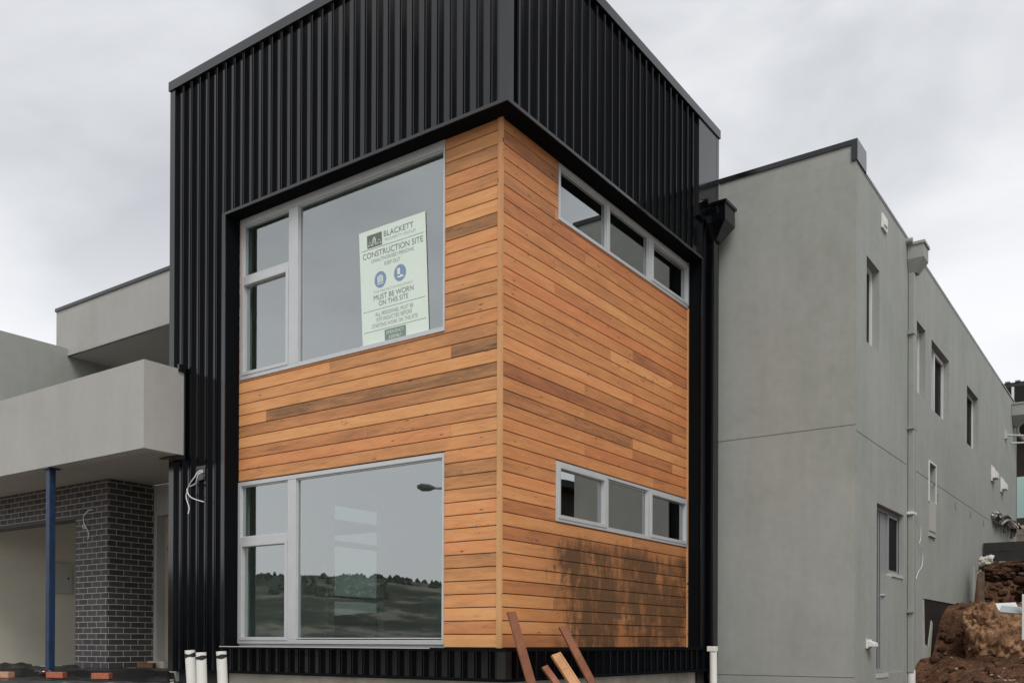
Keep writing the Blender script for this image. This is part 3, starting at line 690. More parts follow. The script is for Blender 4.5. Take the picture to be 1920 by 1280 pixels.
# recessed wing windows
def wing_window(h, mull=None, label=None):
    a, b_, lo, hi = h
    P = lambda u, v, d: (XS-.095-d, u, v)
    cells = [(a+.045, b_-.045, lo+.045, hi-.045, False)] if not mull else [(a+.045, mull-.035, lo+.045, hi-.045, False), (mull+.035, b_-.045, lo+.045, hi-.045, True)]
    r_ = window(P, a+.002, b_-.002, lo+.002, hi-.002, cells, M_GLASS_W, label, fr=.034, right=.034, d0=0., depth=.034, frame_m=M_WFRAME)
    if mull:
        mb = MB(); mb.box(XS-.087, XS-.14, mull-.035, mull+.035, lo+.047, hi-.047); adopt_child(mb.build('mullion', M_ALU), r_)
    return r_
wing_window(wing_holes[0]); wing_window(wing_holes[1]); wing_window(wing_holes[2], 10.1); wing_window(wing_holes[3], None); wing_window(wing_holes[4])
# near-black sheet behind the wing windows, unlit rooms put into its colour
bk = MB()
bk.box(.6, .62, 5.1, 19.6, 1.2, 7.4)
bk.build('unlit_room_back', M_DARK, house)
pt = MB(); pt.box(XS+.0005, XS+.012, 9.29, 9.80, 3.50, 4.0); pt.box(XS, XS+.035, 9.24, 9.74, 3.40, 3.435); pt.build('window_surround', render_mat('pale_render', (.42, .42, .38)), house)
wsur = MB()
for a, b_, c_, d_ in ((9.235, 9.289, 3.98, 4.66), (9.801, 9.84, 3.98, 4.66), (9.289, 9.801, 4.631, 4.66)): wsur.box(XS+.0005, XS+.013, a, b_, c_, d_)
wsur.build('window_surround', M_WHITE, house)
# wing door with a narrow glazed light
dr = MB(); P = lambda u, v, d: (XS-.09-d, u, v)
frame_ring(dr, P, 5.935, 7.495, 1.192, 3.535, .05, .05, .03, .05, -.02, .06)
drf = dr.build('side_door', M_DOOR, house, bevel=.003)
dl = MB(); dl.box(XS-.125, XS-.10, 5.99, 6.84, 1.22, 3.485); adopt_child(dl.build('door_leaf', M_DOOR, bevel=.003), drf)
for (a, b_) in ((6.335, 6.375), (6.46, 6.49)):
    mb = MB(); mb.box(XS-.105, XS-.0985, a, b_, 1.25, 3.46); adopt_child(mb.build('door_gap', M_DARK), drf)
dh = MB(); dh.tube([(XS-.1, 6.55, 2.30), (XS-.05, 6.55, 2.30), (XS-.05, 6.68, 2.30)], .014); adopt_child(dh.build('handle', M_ALU), drf)
dpn = MB(); dpn.box(XS-.16, XS-.02, 6.57, 7.498, 1.19, 2.58); adopt_child(dpn.build('rendered_panel', M_RENDER), drf)
dsl = MB(); dsl.box(XS-.15, XS-.005, 6.85, 7.498, 2.581, 2.63); adopt_child(dsl.build('window_sill', render_mat('sill_render2', (.48, .47, .43))), drf)
dwf = MB(); frame_ring(dwf, lambda u, v, d: (XS-.07-d, u, v), 6.85, 7.497, 2.631, 3.50, .05, .05, .05, .05, 0, .06); adopt_child(dwf.build('sidelight_frame', M_DOOR, bevel=.003), drf)
dg = MB(); pane(dg, lambda u, v, d: (XS-.09-d, u, v), 6.90, 7.45, 2.68, 3.45, 0); adopt_child(dg.build('pane', M_GLASS_W), drf)
ds = MB(); ds.box(XS-.149, XS+.01, 5.90, 6.56, 1.13, 1.185); adopt_child(ds.build('sill', render_mat('sill_render', (.5, .49, .45))), drf)

# left side: balcony, upper block, garage ----------------------------
bl = MB()
bl.box(-12.2, -4.797, -.775, -.60, 3.945, 5.02)
bl.box(-4.96, -4.797, -.599, -.216, 3.945, 5.02)
bl.build('balcony_parapet', M_RENDER2, house)
bs = MB()
bs.box(-12.2, TL-.003, -.599, 1.1, 3.99, 4.12); bs.box(TL-.002, -4.961, -.599, -.216, 3.991, 4.12)
bs.build('balcony_soffit', M_SOFFIT, house)
bf = MB(); bf.box(-4.81, -4.775, -.30, -.2125, 4.985, 5.075); bf.box(-5.0, -4.77, -.214, -.2125, 3.9, 5.06); bf.box(-5.2, -4.79, -.29, -.215, 3.93, 3.944)
bf.build('balcony_flashing', M_FLASH, house)
pw = MB(); pw.box(-8.72, -8.505, -.774, 2.5, 5.021, 6.10); pw.build('balcony_side_wall', M_RENDER, house)
ub_ = MB(); ub_.box(-8.83, TL-.003, .341, 4.5, 5.985, 6.72); ub_.build('upper_block', M_RENDER2, house)
ub2 = MB(); ub2.box(-8.50, TL-.003, 2.5, 2.65, 4.121, 5.984); ub2.build('balcony_back_wall', M_RENDER, house)
uc = MB(); uc.box(-8.845, TL-.002, .322, 4.5, 6.721, 6.77); uc.box(-8.5, TL-.004, .338, .36, 5.972, 5.984); uc.build('upper_block_cap', M_FLASH, house)
bp = MB(); bp.box(-8.254, -7.391, .341, 1.10, .6, 3.989); bp.box(-12.2, -8.2545, .342, .57, 3.50, 3.989)
bp.build('brick_pier', M_BRICK, house)
ln = MB(); ln.box(-12.2, -8.2545, .335, .58, 3.455, 3.499); ln.build('garage_lintel', simple('lintel_steel', (.07, .068, .065), rough=.7), house)
gw = MB(); gw.box(-12.1, -11.91, .58, 7, .8, 3.98); 
gw.build('garage_wall', M_GARAGE, house)
pieces('garage_wall', M_GARAGE, house, [(-7.75, -7.6, 1.101, 2.6, .8, 3.98)])
gc = MB(); gc.box(-11.905, -7.76, .59, 6.89, 3.90, 3.96); gc.build('garage_ceiling', M_SOFFIT, house)
# entry wall and door behind the pier
ew = MB(); ew.wall(lambda u, v, d: (u, 1.101+d, v), -7.6, TL-.004, 1.15, 3.989, [(-7.31, -5.4, 1.16, 3.52)], .14)
ew.build('entry_wall', M_RENDER2, house)
ed = MB(); ed.box(-7.40, -7.215, 1.242, 1.27, 1.17, 3.55); de = ed.build('entry_door', M_RENDER, house)
ej = MB(); ej.att = (.35, .2); ej.box(-7.214, -7.15, 1.215, 1.27, 1.2, 3.518); adopt_child(ej.build('door_jamb', M_BEAD, att=True), de)
el = MB(); el.box(-7.149, -5.35, 1.243, 1.28, 1.2, 3.519); adopt_child(el.build('door_leaf', M_DARK), de)
st = MB(); st.box(-7.36, -6.95, .98, 1.19, 1.0, 1.30); st.build('entry_step', M_BASE, house)

# ------------------------------------------------------------------ slab, plastic, bricks
sb = MB()
def ray(px, py): return fw+cr*((px-CX)/F)-cu*((py-CY)/F)
P1 = CAM+ray(326, 1260)*12.9; P0 = CAM+ray(326, 1260)*11.55; Pl = CAM+ray(-190, 1260)*12.9; Pl0 = CAM+ray(-190, 1260)*11.55
sb.prism([(-4.95, -.1, .5), (-4.95, 1.1, .5), (-7.7, 1.1, .5), (-7.7, 6.9, .5), (-12.2, 6.9, .5), (Pl.x, Pl.y, .5), (P1.x, P1.y, .5)], (0, 0, .688))
sb.prism([(P1.x-.01, P1.y, .5), (Pl.x, Pl.y-.01, .5), (Pl0.x, Pl0.y, .5), (P0.x, P0.y, .5)], (0, 0, .59))
tag(sb.build('slab', M_BASE), None, None, kind='structure')
pl = MB(); NU, NV = 150, 46
vprof = []
for j in range(NV+1):
    q = j/NV; vprof.append(q)
for i in range(NU+1):
    a = -190+(337+190)*i/NU
    for j in range(NV+1):
        q = j/NV
        if q < .72: tt = 14.3-(14.3-11.5)*(q/.72)
        else: tt = 11.5-.12*((q-.72)/.28)
        p = CAM+ray(a, 1230)*tt
        z = 1.197 if tt > 12.9 else (1.197-.092*sstep(12.9, 12.72, tt) if tt > 11.5 else 1.105-.55*((q-.72)/.28))
        wv = noise.fractal((p.x*2.1, p.y*3.2, 1), 1., 2., 4)
        rd = abs(noise.noise((p.x*1.6+9, p.y*3.5, 4)))
        amp = .5+.5*sstep(12.5, 14, tt) if a < 150 else .35
        z += max(0, .06*wv*amp+.09*(.28-rd)*amp*1.2) if tt > 11.55 else 0
        # the big folds left of the post
        if a < 60 and 12.9 < tt < 14.2: z += .10*math.exp(-((tt-13.5)/.33)**2)*(.6+.6*noise.noise((p.x*3, 0, 7)))
        if a > 328-10: z -= .02
        off = .05*noise.noise((p.x*4, z*4, 2)) if q > .72 else 0
        pl.v.append((p.x+off*.8, p.y-off, z))
for i in range(NU):
    for j in range(NV):
        # a torn opening shows the slab behind the folds
        n0 = i*(NV+1)+j; pl.f.append((n0, n0+1, n0+NV+2, n0+NV+1)); pl.m.append(0); pl.a.append((0, 0))
plo = pl.build('plastic_sheet', M_PLASTIC, smooth=True)
tag(plo, 'crumpled black builders plastic draped over the porch slab edge', 'plastic sheet')
so2 = plo.modifiers.new('thick', 'SOLIDIFY'); so2.thickness = .002
def brick(px, py, z, rot, label, broken=False, m=None, tt=None):
    d_ = ray(px, py); t_ = tt or (z-CAM.z)/d_.z; p = CAM+d_*t_
    mb = MB()
    Lx, Wy, Hz = .23, .11, .076
    if broken: Lx = .2
    mb.box(-Lx/2, Lx/2, -Wy/2, Wy/2, 0, Hz)
    o = mb.build('brick', m or M_TERRA, bevel=.004)
    o.location = (p.x, p.y, z); o.rotation_euler = (0, 0, R(rot))
    tag(o, label, 'brick', 'loose bricks on the porch plastic'); return o
brick(191, 1273, 1.115, 33, 'orange brick lying alone on the plastic in front of the brick pier', tt=12.0)
brick(106, 1266, 1.12, 30, 'orange brick beside the foot of the blue steel post', tt=12.2)
brick(8, 1266, 1.12, 20, 'pale orange brick half under plastic at the left picture edge', m=simple('pale_terracotta', (.5, .27, .17), rough=.9, var=.2, vscale=20), tt=12.2)
brick(276, 1250, 1.2, 28, 'dark brown brick beside the concrete door step', m=simple('brown_brick', (.13, .06, .035), rough=.9, var=.3, vscale=20), tt=14.0)
# red and white cloth scrap at the post foot
rg = MB()
p = CAM+ray(80, 1262)*12.5
for k in range(14):
    a = 2*math.pi*rr_.random(); r_ = .07*rr_.random(); rg.mi = k % 3 != 0
    x, y = p.x+r_*math.cos(a)*1.4, p.y+r_*math.sin(a); z = 1.155+.03*rr_.random()
    rg.face([(x-.05, y-.02, z), (x+.03, y-.03, z+.02), (x+.06, y+.03, z+.01), (x-.02, y+.03, z+.03*rr_.random())])
tag(rg.build('tape_scrap', [M_WHITE, simple('red_tape', (.5, .02, .02))]), 'crumpled red and white barrier tape at the blue post foot', 'barrier tape')

post = tag(empty('support_post', (-7.06, -.69, 1.19)), 'dark blue square steel post propping the balcony', 'post')
mb = MB(); mb.box(-7.115, -7.022, -.735, -.645, 1.2, 3.925); mb.build('shaft', M_BLUE, post, bevel=.008)
mb = MB(); mb.box(-7.16, -6.98, -.77, -.6, 3.926, 3.944); mb.build('top_plate', M_BLUE, post)
mb = MB(); mb.box(-7.2, -6.94, -.8, -.58, 1.189, 1.199); mb.build('base_plate', M_BLUE, post)

# PVC risers -----------------------------------------------------------
def pvc(px, pxb, top_y, tt, r, label, tape=True, group='white drain pipes standing up in front of the house', cut=None):
    top = CAM+ray(px, top_y)*tt; b0 = CAM+ray(pxb, 1280)*tt; dirv = (top-b0).normalized(); bot = top-dirv*1.0
    e = tag(empty('drain_pipe', bot), label, 'pipe', group)
    mb = MB()
    n = 20; ax = dirv; e1 = ax.cross(Vector((0, 1, 0))).normalized(); e2 = ax.cross(e1)
    rings = [(bot, r, 0), (top-ax*.005, r, 1), (top, r, 1), (top, r-.004, 1), (top-ax*.2, r-.004, 1)]
    for c_, rr1, _ in rings:
        for k in range(n): mb.v.append(tuple(c_+rr1*(math.cos(2*math.pi*k/n)*e1+math.sin(2*math.pi*k/n)*e2)))
    for q in range(len(rings)-1):
        for k in range(n): mb.f.append((q*n+k, q*n+(k+1) % n, (q+1)*n+(k+1) % n, (q+1)*n+k)); mb.m.append(0); mb.a.append((0, 0))
    mb.build('pipe', M_PVC, e, smooth=False)
    if tape:
        tb = MB(); m0 = 24
        for q, h in enumerate((.035, .075)):
            for k in range(m0):
                wob = .006*math.sin(3*2*math.pi*k/m0+px)*(1 if q else -1)+.008*math.sin(2*math.pi*k/m0)
                tb.v.append(tuple(top-ax*(h+wob)+(r+.003)*(math.cos(2*math.pi*k/m0)*e1+math.sin(2*math.pi*k/m0)*e2)))
        for k in range(m0): tb.f.append((k, (k+1) % m0, m0+(k+1) % m0, m0+k)); tb.m.append(0); tb.a.append((0, 0))
        tb.build('tape_band', M_TAPE, e)
    return e
pvc(356, 359.5, 1218, 10.6, .056, 'leftmost of the three taped white drain pipes by the black metal wall')
pvc(377, 378.5, 1222, 10.3, .056, 'middle and lowest of the three taped white drain pipes')
pvc(415, 417.5, 1220, 10.45, .056, 'taped white drain pipe standing apart nearest the large lower window')
e = pvc(1337.5, 1338, 1219, 11.7, .045, 'slim white drain pipe with square cap by the grey wing wall', tape=False)
p = CAM+ray(1336.5, 1216)*11.7
mb = MB(); mb.box(p.x-.06, p.x+.05, p.y-.05, p.y+.05, p.z-.03, p.z+.035); mb.build('cap', M_PVC, e, bevel=.008)
# strap tying the two left pipes
# ------------------------------------------------------------------ rainwater goods
def hopper(parent, x0, x1, y0, y1, ztop, zmid, zbot, m, lid=.02, name='rain_head'):
    mb = MB(); cx_ = x0+.07; hy = .08; cy = (y0+y1)/2
    up = [(x0, y0), (x1, y0), (x1, y1), (x0, y1)]; lo = [(x0, cy-hy), (x0+.12, cy-hy), (x0+.12, cy+hy), (x0, cy+hy)]
    n = len(mb.v)
    mb.v += [(a, b_, ztop) for a, b_ in up]+[(a, b_, zmid) for a, b_ in up]+[(a, b_, zbot) for a, b_ in lo]
    for q in range(2):
        for k in range(4): mb.f.append((q*4+k, (q+1)*4+k, (q+1)*4+(k+1) % 4, q*4+(k+1) % 4)); mb.m.append(0); mb.a.append((0, 0))
    mb.f.append((3, 2, 1, 0)); mb.f.append((8, 9, 10, 11)); mb.m += [0, 0]; mb.a += [(0, 0)]*2
    o = mb.build(name, m, parent, bevel=.004)
    l_ = MB(); l_.box(x0, x1+lid, y0-lid, y1+lid, ztop+.001, ztop+.045); adopt_child(l_.build('lid', m, bevel=.003), o); return o
dpg = tag(empty('downpipe', (XS+.05, 7.8, 1.1)), 'grey painted downpipe with rain head halfway along the wing side wall', 'downpipe')
hopper(dpg, XS+.005, XS+.24, 7.66, 7.99, 7.66, 7.46, 7.27, M_GREYPIPE)
mb = MB(); mb.box(XS+.004, XS+.095, 7.73, 7.87, 1.16, 7.27); mb.build('pipe', M_GREYPIPE, dpg, bevel=.012)
for z in (6.35, 4.9, 3.6, 2.1):
    mb = MB(); mb.box(XS+.003, XS+.099, 7.69, 7.91, z-.02, z+.02); mb.build('bracket', M_WHITE if z == 3.6 else M_GREYPIPE, dpg)
mb = MB(); mb.tube([(XS+.05, 7.8, 1.2), (XS+.05, 7.8, .9)], .06, 16); mb.build('spigot', M_PVC, dpg)
mb = MB(); mb.tube([(XS+.0, 7.62, 7.72), (XS+.09, 7.62, 7.72)], .045, 12); mb.build('overflow', M_GREYPIPE, dpg)
dpb = tag(empty('downpipe', (.27, 4.6, 1.2)), 'black rain head and downpipe in the corner between metal box and grey wing', 'downpipe')
hopper(dpb, o_+.004, .50, 4.40, 4.74, 7.50, 7.28, 7.07, M_METAL)
mb = MB(); mb.box(o_+.004, .31, 4.50, 4.62, 1.1, 7.08); mb.build('pipe', M_METAL, dpb, bevel=.01)
mb = MB(); mb.tube([(o_+.0, 4.26, 7.50), (o_+.12, 4.26, 7.50)], .05, 14); mb.build('overflow', M_METAL, dpb)
dpr = tag(empty('downpipe', (XS+.1, 19.3, 7)), 'distant pale rain head with angled pipe at the far wall end', 'downpipe')
hopper(dpr, XS+.005, XS+.36, 19.0, 19.6, 7.62, 7.35, 7.12, M_GREYPIPE)
mb = MB(); mb.tube([(XS+.1, 19.3, 7.15), (XS+.1, 19.35, 6.95), (XS+.7, 20.6, 6.2)], .04, 8); mb.build('pipe', M_GREYPIPE, dpr)

# vents, meter box, pipes on walls
def vent(y, z, w_, h_, label, hood=True):
    e = tag(empty('wall_vent', (XS, y, z)), label, 'vent', 'white vents on the wing side wall')
    mb = MB(); mb.box(XS+.001, XS+.03, y-w_/2, y+w_/2, z-h_/2, z+h_/2); mb.build('plate', M_WHITE, e, bevel=.006)
    mb = MB()
    if hood: mb.prism([(XS+.03, y-w_*.4, z-h_*.32), (XS+.12, y-w_*.4, z-h_*.3), (XS+.11, y-w_*.4, z+h_*.12), (XS+.03, y-w_*.4, z+h_*.36)], (0, w_*.8, 0))
    else: mb.box(XS+.03, XS+.045, y-w_*.3, y+w_*.3, z-h_*.25, z+h_*.2)
    mb.build('hood', M_WHITE, e, bevel=.006)
vent(6.23, 7.48, .27, .2, 'small square white vent high above the first wing window', False)
vent(15.95, 5.42, .42, .34, 'nearer of two hooded white vents on the far wing wall')
vent(17.35, 5.36, .42, .34, 'farther of two hooded white vents on the far wing wall')
vent(5.47, 1.6, .22, .12, 'low white hooded outlet beside the wing door')
mbx = tag(empty('meter_box', (-11.9, 2.09, 2.5)), 'pale grey meter box on the garage side wall', 'meter box')
mb = MB(); mb.box(-11.909, -11.83, 1.86, 2.32, 2.50, 3.08); mb.build('case', simple('meter_grey', (.5, .5, .46), rough=.5, var=.03), mbx, bevel=.008)
mb = MB(); mb.tube([(-11.83, 2.24, 2.79), (-11.815, 2.24, 2.79)], .018, 12); mb.build('lock', M_DARK, mbx)
rod = MB(); rod.tube([(XS, 17.9, 6.66), (XS+.6, 18.6, 6.69)], .022, 8); rod.box(XS+.0005, XS+.05, 17.82, 18.0, 6.56, 6.76)
tag(rod.build('wall_rod', M_ALU), 'upper thin metal rod sticking out below the far rain head', 'rod')
rod = MB(); rod.tube([(XS, 19.0, 6.66), (XS+.4, 19.3, 6.68)], .02, 8)
tag(rod.build('wall_rod', M_ALU), 'lower short metal rod sticking out near the far wall end', 'rod')
bu = tag(empty('pipe_bundle', (XS, 17, 4.4)), 'tangled bundle of silver wrapped pipes on the far wing wall', 'pipes')
M_SILV = simple('silver_wrap', (.5, .5, .5), rough=.4, metal=.4, var=.4, vscale=20)
for k in range(6):
    mb = MB(); pts = []
    for i in range(14):
        q = i/13; y = 15.7+.1*k+q*(3.9-.25*k)
        pts.append((XS+.06+.05*math.sin(q*9+k*2)+.07*(k % 3)*.6, y, 4.5+.14*q+.07*math.sin(q*13+k*1.9)-.02*k))
    mb.tube(pts, .035, 8); mb.build('pipe', M_SILV if k % 2 else M_TAPE if k == 2 else M_SILV, bu, smooth=True)
for k, (y, l_) in enumerate(((17.1, .28), (17.2, .2), (18.3, .3), (18.8, .2))):
    mb = MB(); mb.tube([(XS+.08, y, 4.55), (XS+.12, y+.05, 4.5-l_*.5), (XS+.08, y+.02, 4.5-l_)], .035, 8); mb.build('pipe_tail', M_TAPE, bu, smooth=True)
pieces('patch', simple('patched_render', (.22, .22, .19), rough=.9, var=.2), house, [(XS+.0005, XS+.004, y-.09, y+.05, z-.08, z+.05) for (y, z) in [(9.97, 4.14), (11.62, 4.19), (13.2, 4.21), (14.8, 4.2), (16.35, 4.16), (17.6, 3.9)]])

# cables
def cable(pts_list, name, label, r=.007, m=None):
    mb = MB()
    for pts in pts_list:
        # smooth with Catmull-Rom
        P_ = [Vector(p) for p in pts]; P_ = [P_[0]]+P_+[P_[-1]]; outp = []
        for i in range(1, len(P_)-2):
            for k in range(6):
                q = k/6; a, b_, c_, d_ = P_[i-1], P_[i], P_[i+1], P_[i+2]
                outp.append(.5*((2*b_)+(-a+c_)*q+(2*a-5*b_+4*c_-d_)*q*q+(-a+3*b_-3*c_+d_)*q**3))
        outp.append(P_[-2]); mb.tube(outp, r, 6)
    return tag(mb.build(name, m or M_WIRE, smooth=True), label, 'cable')
yv = -.25
cable([[(-4.40, -.2, 3.71), (-4.44, yv, 3.70), (-4.495, yv-.03, 3.62), (-4.60, yv-.02, 3.55), (-4.665, yv, 3.49), (-4.69, yv, 3.40), (-4.63, yv, 3.27), (-4.635, yv-.01, 3.19)],
       [(-4.40, -.2, 3.70), (-4.42, yv-.02, 3.66), (-4.50, yv, 3.56), (-4.655, yv, 3.52), (-4.62, yv-.03, 3.45), (-4.50, yv-.05, 3.37), (-4.31, yv-.02, 3.31)]],
      'loose_cable', 'white loose cable hanging from a hole in the black metal wall', .0065)
mb = MB(); mb.box(-4.5, -4.36, -.216, -.16, 3.6, 3.76); mb.box(-4.52, -4.34, -.225, -.16, 3.745, 3.77); mb.build('cable_plate', M_FLASH, house)
cable([[(-7.79, .345, 3.56), (-7.86, .31, 3.55), (-7.97, .30, 3.46), (-7.96, .31, 3.34), (-7.92, .31, 3.29), (-7.99, .30, 3.31), (-7.95, .30, 3.36), (-7.88, .31, 3.26), (-7.84, .31, 3.19), (-7.87, .31, 3.12)]],
      'loose_cable', 'pale knotted cable hanging on the dark brick pier', .006)
cable([[(XS+.0, 8.10, 3.66), (XS+.02, 8.25, 3.62), (XS+.03, 8.5, 3.49), (XS+.03, 8.52, 3.3), (XS+.03, 8.45, 3.19), (XS+.03, 8.68, 3.05), (XS+.03, 8.6, 2.85), (XS+.03, 8.35, 2.74), (XS+.03, 8.2, 2.62)]],
      'loose_cable', 'thin white cable curling down the wing wall by the grey downpipe', .005)

# ------------------------------------------------------------------ timber offcuts
def plank(pt_, pb_, w_, th, m, label, notch=False, face=None):
    T, B_ = Vector(pt_), Vector(pb_); ax = (B_-T).normalized(); B2 = T+ax*((T.z-.12)/max(.05, -ax.z))
    nrm = Vector((1, -.35, .2)); side = ax.cross(nrm).normalized(); up = side.cross(ax).normalized()
    mb = MB(); mb.att = (rr_.uniform(.35, .6), rr_.random())
    def bar(a0, a1, s0, s1, h0, h1):
        c_ = [T+ax*a0+side*s0+up*h0, T+ax*a0+side*s1+up*h0, T+ax*a0+side*s1+up*h1, T+ax*a0+side*s0+up*h1]
        mb.prism([tuple(x) for x in c_], tuple(ax*(a1-a0)))
    Ln = (B2-T).length
    bar(0, Ln, -w_/2, w_/2, 0, th)
    if notch:
        bar(.0, Ln, -w_/2, -w_/2+.018, th, th+.006); bar(.17, .19, -w_/2+.02, w_/2, th, th+.005)
    else: bar(0, Ln, -w_/2+.008, -w_/2+.014, th, th+.002)
    o = mb.build('timber_offcut', m, bevel=.002, att=True)
    return tag(o, label, 'plank', 'timber offcuts leaning against the house corner')
plank((.275, -.22, 1.885), (.62, -.27, 1.0), .095, .022, M_REDWOOD, 'longest red brown plank leaning at the timber corner')
plank((.10, .97, 1.765), (.62, .95, .95), .10, .022, M_REDWOOD, 'red brown plank leaning on the stained side boards, rightmost')
plank((.26, .58, 1.475), (.62, .60, 1.0), .12, .03, M_PALEWOOD, 'short pale notched plank between two darker ones', True)
plank((.26, .38, 1.355), (.55, .42, 1.0), .075, .025, M_REDWOOD, 'shortest dark plank barely rising above the picture bottom')

# ------------------------------------------------------------------ sign
sg = tag(empty('construction_sign', (-1.53, .02, 4.86)), 'white safety sign reading CONSTRUCTION SITE on the glass of the upper front window', 'sign')
TLc, TRc, BRc, BLc = Vector((-1.972, .018, 6.117)), Vector((-1.013, .018, 6.118)), Vector((-.955, .018, 4.853)), Vector((-1.907, .018, 4.852))
def sp_(u, v, d=0):
    p = TLc.lerp(TRc, u).lerp(BLc.lerp(BRc, u), v); return (p.x, p.y-d, p.z)
mb = MB(); mb.prism([sp_(0, 0), sp_(0, 1), sp_(1, 1), sp_(1, 0)], (0, .006, 0))
M_SIGN = simple('sign_white', (.70, .80, .71), rough=.25, var=.03, vscale=2); mb.build('board', M_SIGN, sg)
M_INK = simple('sign_ink', (.21, .25, .23), rough=.6); M_INK2 = simple('faint_sign_ink', (.50, .56, .49), rough=.6)
M_SBLUE = simple('sign_blue', (.22, .30, .47), rough=.5)
def text(parent, s, u0_, u1_, vb, vh, m, d=.002, name='lettering'):
    cu_ = bpy.data.curves.new('t', 'FONT'); cu_.body = s; cu_.size = 1; cu_.offset = 0
    to = bpy.data.objects.new('t', cu_); COL.objects.link(to); bpy.context.view_layer.update()
    me = bpy.data.meshes.new_from_object(to.evaluated_get(bpy.context.evaluated_depsgraph_get()))
    bpy.data.objects.remove(to)
    xs2 = [v.co.x for v in me.vertices]; y1 = max(v.co.y for v in me.vertices); y0 = min(v.co.y for v in me.vertices); a, b_ = min(xs2), max(xs2)
    mb = MB(); mb.v = [sp_(u0_+(v.co.x-a)/(b_-a)*(u1_-u0_), vb-(v.co.y-y0)/(y1-y0)*vh, d) for v in me.vertices]
    mb.f = [tuple(p.vertices) for p in me.polygons]; mb.m = [0]*len(mb.f); mb.a = [(0, 0)]*len(mb.f)
    bpy.data.meshes.remove(me); return mb.build(name, m, parent)
text(sg, 'BLACKETT', .385, .83, .098, .048, M_INK)
text(sg, 'PROPERTY GROUP', .40, .86, .138, .022, M_INK2)
text(sg, 'CONSTRUCTION SITE', .05, .96, .245, .05, M_INK)
text(sg, 'UNAUTHORISED PERSONS', .18, .82, .292, .030, M_INK2 if 0 else simple('mid_sign_ink', (.36, .41, .36)))
MI = bpy.data.materials['mid_sign_ink']
text(sg, 'KEEP OUT', .38, .62, .345, .032, MI)
text(sg, 'THIS PROTECTIVE EQUIPMENT', .20, .80, .565, .022, M_INK2)
text(sg, 'MUST BE WORN', .20, .80, .625, .045, M_INK)
text(sg, 'ON THIS SITE', .275, .72, .680, .042, M_INK)
text(sg, 'ALL PERSONNEL MUST BE', .215, .79, .765, .033, MI)
text(sg, 'SITE INDUCTED BEFORE', .23, .77, .812, .033, MI)
text(sg, 'STARTING WORK ON THIS SITE', .16, .85, .862, .033, MI)
for v in (.168, .705, .885):
    lnm = MB(); lnm.face([sp_(.03, v, .0015), sp_(.97, v, .0015), sp_(.97, v+.0035, .0015), sp_(.03, v+.0035, .0015)]); lnm.build('rule_line', M_INK, sg)
def disc(cu2, cv2, r_):
    mb = MB(); k = 32; asp = .975/1.24
    mb.face([sp_(cu2+r_*math.cos(2*math.pi*i/k), cv2+r_*asp*math.sin(2*math.pi*i/k), .0015) for i in range(k)]); return mb.build('symbol_disc', M_SBLUE, sg)
disc(.31, .455, .09); disc(.61, .447, .09)
pg = MB()
def q4(u0_, u1_, v0_, v1_, d=.003): pg.face([sp_(u0_, v1_, d), sp_(u1_, v1_, d), sp_(u1_, v0_, d), sp_(u0_, v0_, d)])
q4(.268, .288, .425, .482); q4(.294, .309, .415, .482); q4(.315, .330, .415, .482); q4(.336, .353, .425, .482); q4(.262, .358, .489, .497)  # gloves
q4(.572, .612, .405, .47); pg.face([sp_(.572, .488, .003), sp_(.66, .488, .003), sp_(.66, .474, .003), sp_(.614, .462, .003), sp_(.572, .462, .003)])  # boot
adopt(pg.build('symbol_shape', M_SIGN), sg)
lg = MB(); lg.face([sp_(.125, .158, .0015), sp_(.355, .158, .0015), sp_(.355, .045, .0015), sp_(.125, .045, .0015)]); lg.build('logo_block', simple('logo_green', (.14, .17, .15)), sg)
lg = MB()
for a, b_, tp in ((.14, .20, .10), (.205, .27, .065), (.28, .345, .10)):
    lg.face([sp_(a, .145, .003), sp_(a+.016, .145, .003), sp_((a+b_)/2, tp+.02, .003), sp_((a+b_)/2, tp, .003), sp_(a+.004, tp+.03, .003)])
    lg.face([sp_(b_, .145, .003), sp_(b_-.004, tp+.03, .003), sp_((a+b_)/2, tp, .003), sp_((a+b_)/2, tp+.02, .003), sp_(b_-.016, .145, .003)])
    lg.face([sp_(a+.015, .128, .003), sp_(b_-.015, .128, .003), sp_(b_-.015, .118, .003), sp_(a+.015, .118, .003)])
lg.build('logo_figure', simple('logo_pale', (.5, .6, .48)), sg)
lg = MB(); lg.face([sp_(.35, .995, .0015), sp_(.67, .995, .0015), sp_(.67, .90, .0015), sp_(.35, .90, .0015)]); lg.build('text_panel', simple('panel_grey', (.2, .27, .23)), sg)
text(sg, 'EMERGENCY', .38, .64, .943, .028, M_SIGN, .003); text(sg, 'ASSEMBLY', .41, .61, .985, .028, M_SIGN, .003)

# ------------------------------------------------------------------ right background
ov = MB(); ro = random.Random(12)
for k in range(420):
    px, py = ro.uniform(1846, 1990), ro.uniform(1058, 1084)+max(0, ro.gauss(0, 2)); tt = 17.7+ro.uniform(-.25, .35)
    p = CAM+ray(px, py)*tt; lump(ov, p.x, p.y+.1, p.z, ro.choice((.035, .05, .07, .10))*ro.uniform(.7, 1.2), .6, k*3.3, 2)
for k in range(90):
    px, py = ro.uniform(1910, 1990), ro.uniform(1084, 1128); tt = 17.5+ro.uniform(-.2, .3)
    p = CAM+ray(px, py)*tt; lump(ov, p.x, p.y+.1, p.z, ro.choice((.05, .07, .11))*ro.uniform(.7, 1.2), .7, k*2.3, 2)
tag(ov.build('soil_overhang', soil_mat('dark_bank_soil', [(.010, .006, .004), (.034, .017, .011), (.08, .042, .026), (.17, .11, .075)], 1.4), smooth=True), 'dark crumbling earth overhanging a hollow in the bank below the black retaining wall', 'earth bank', kind='stuff')
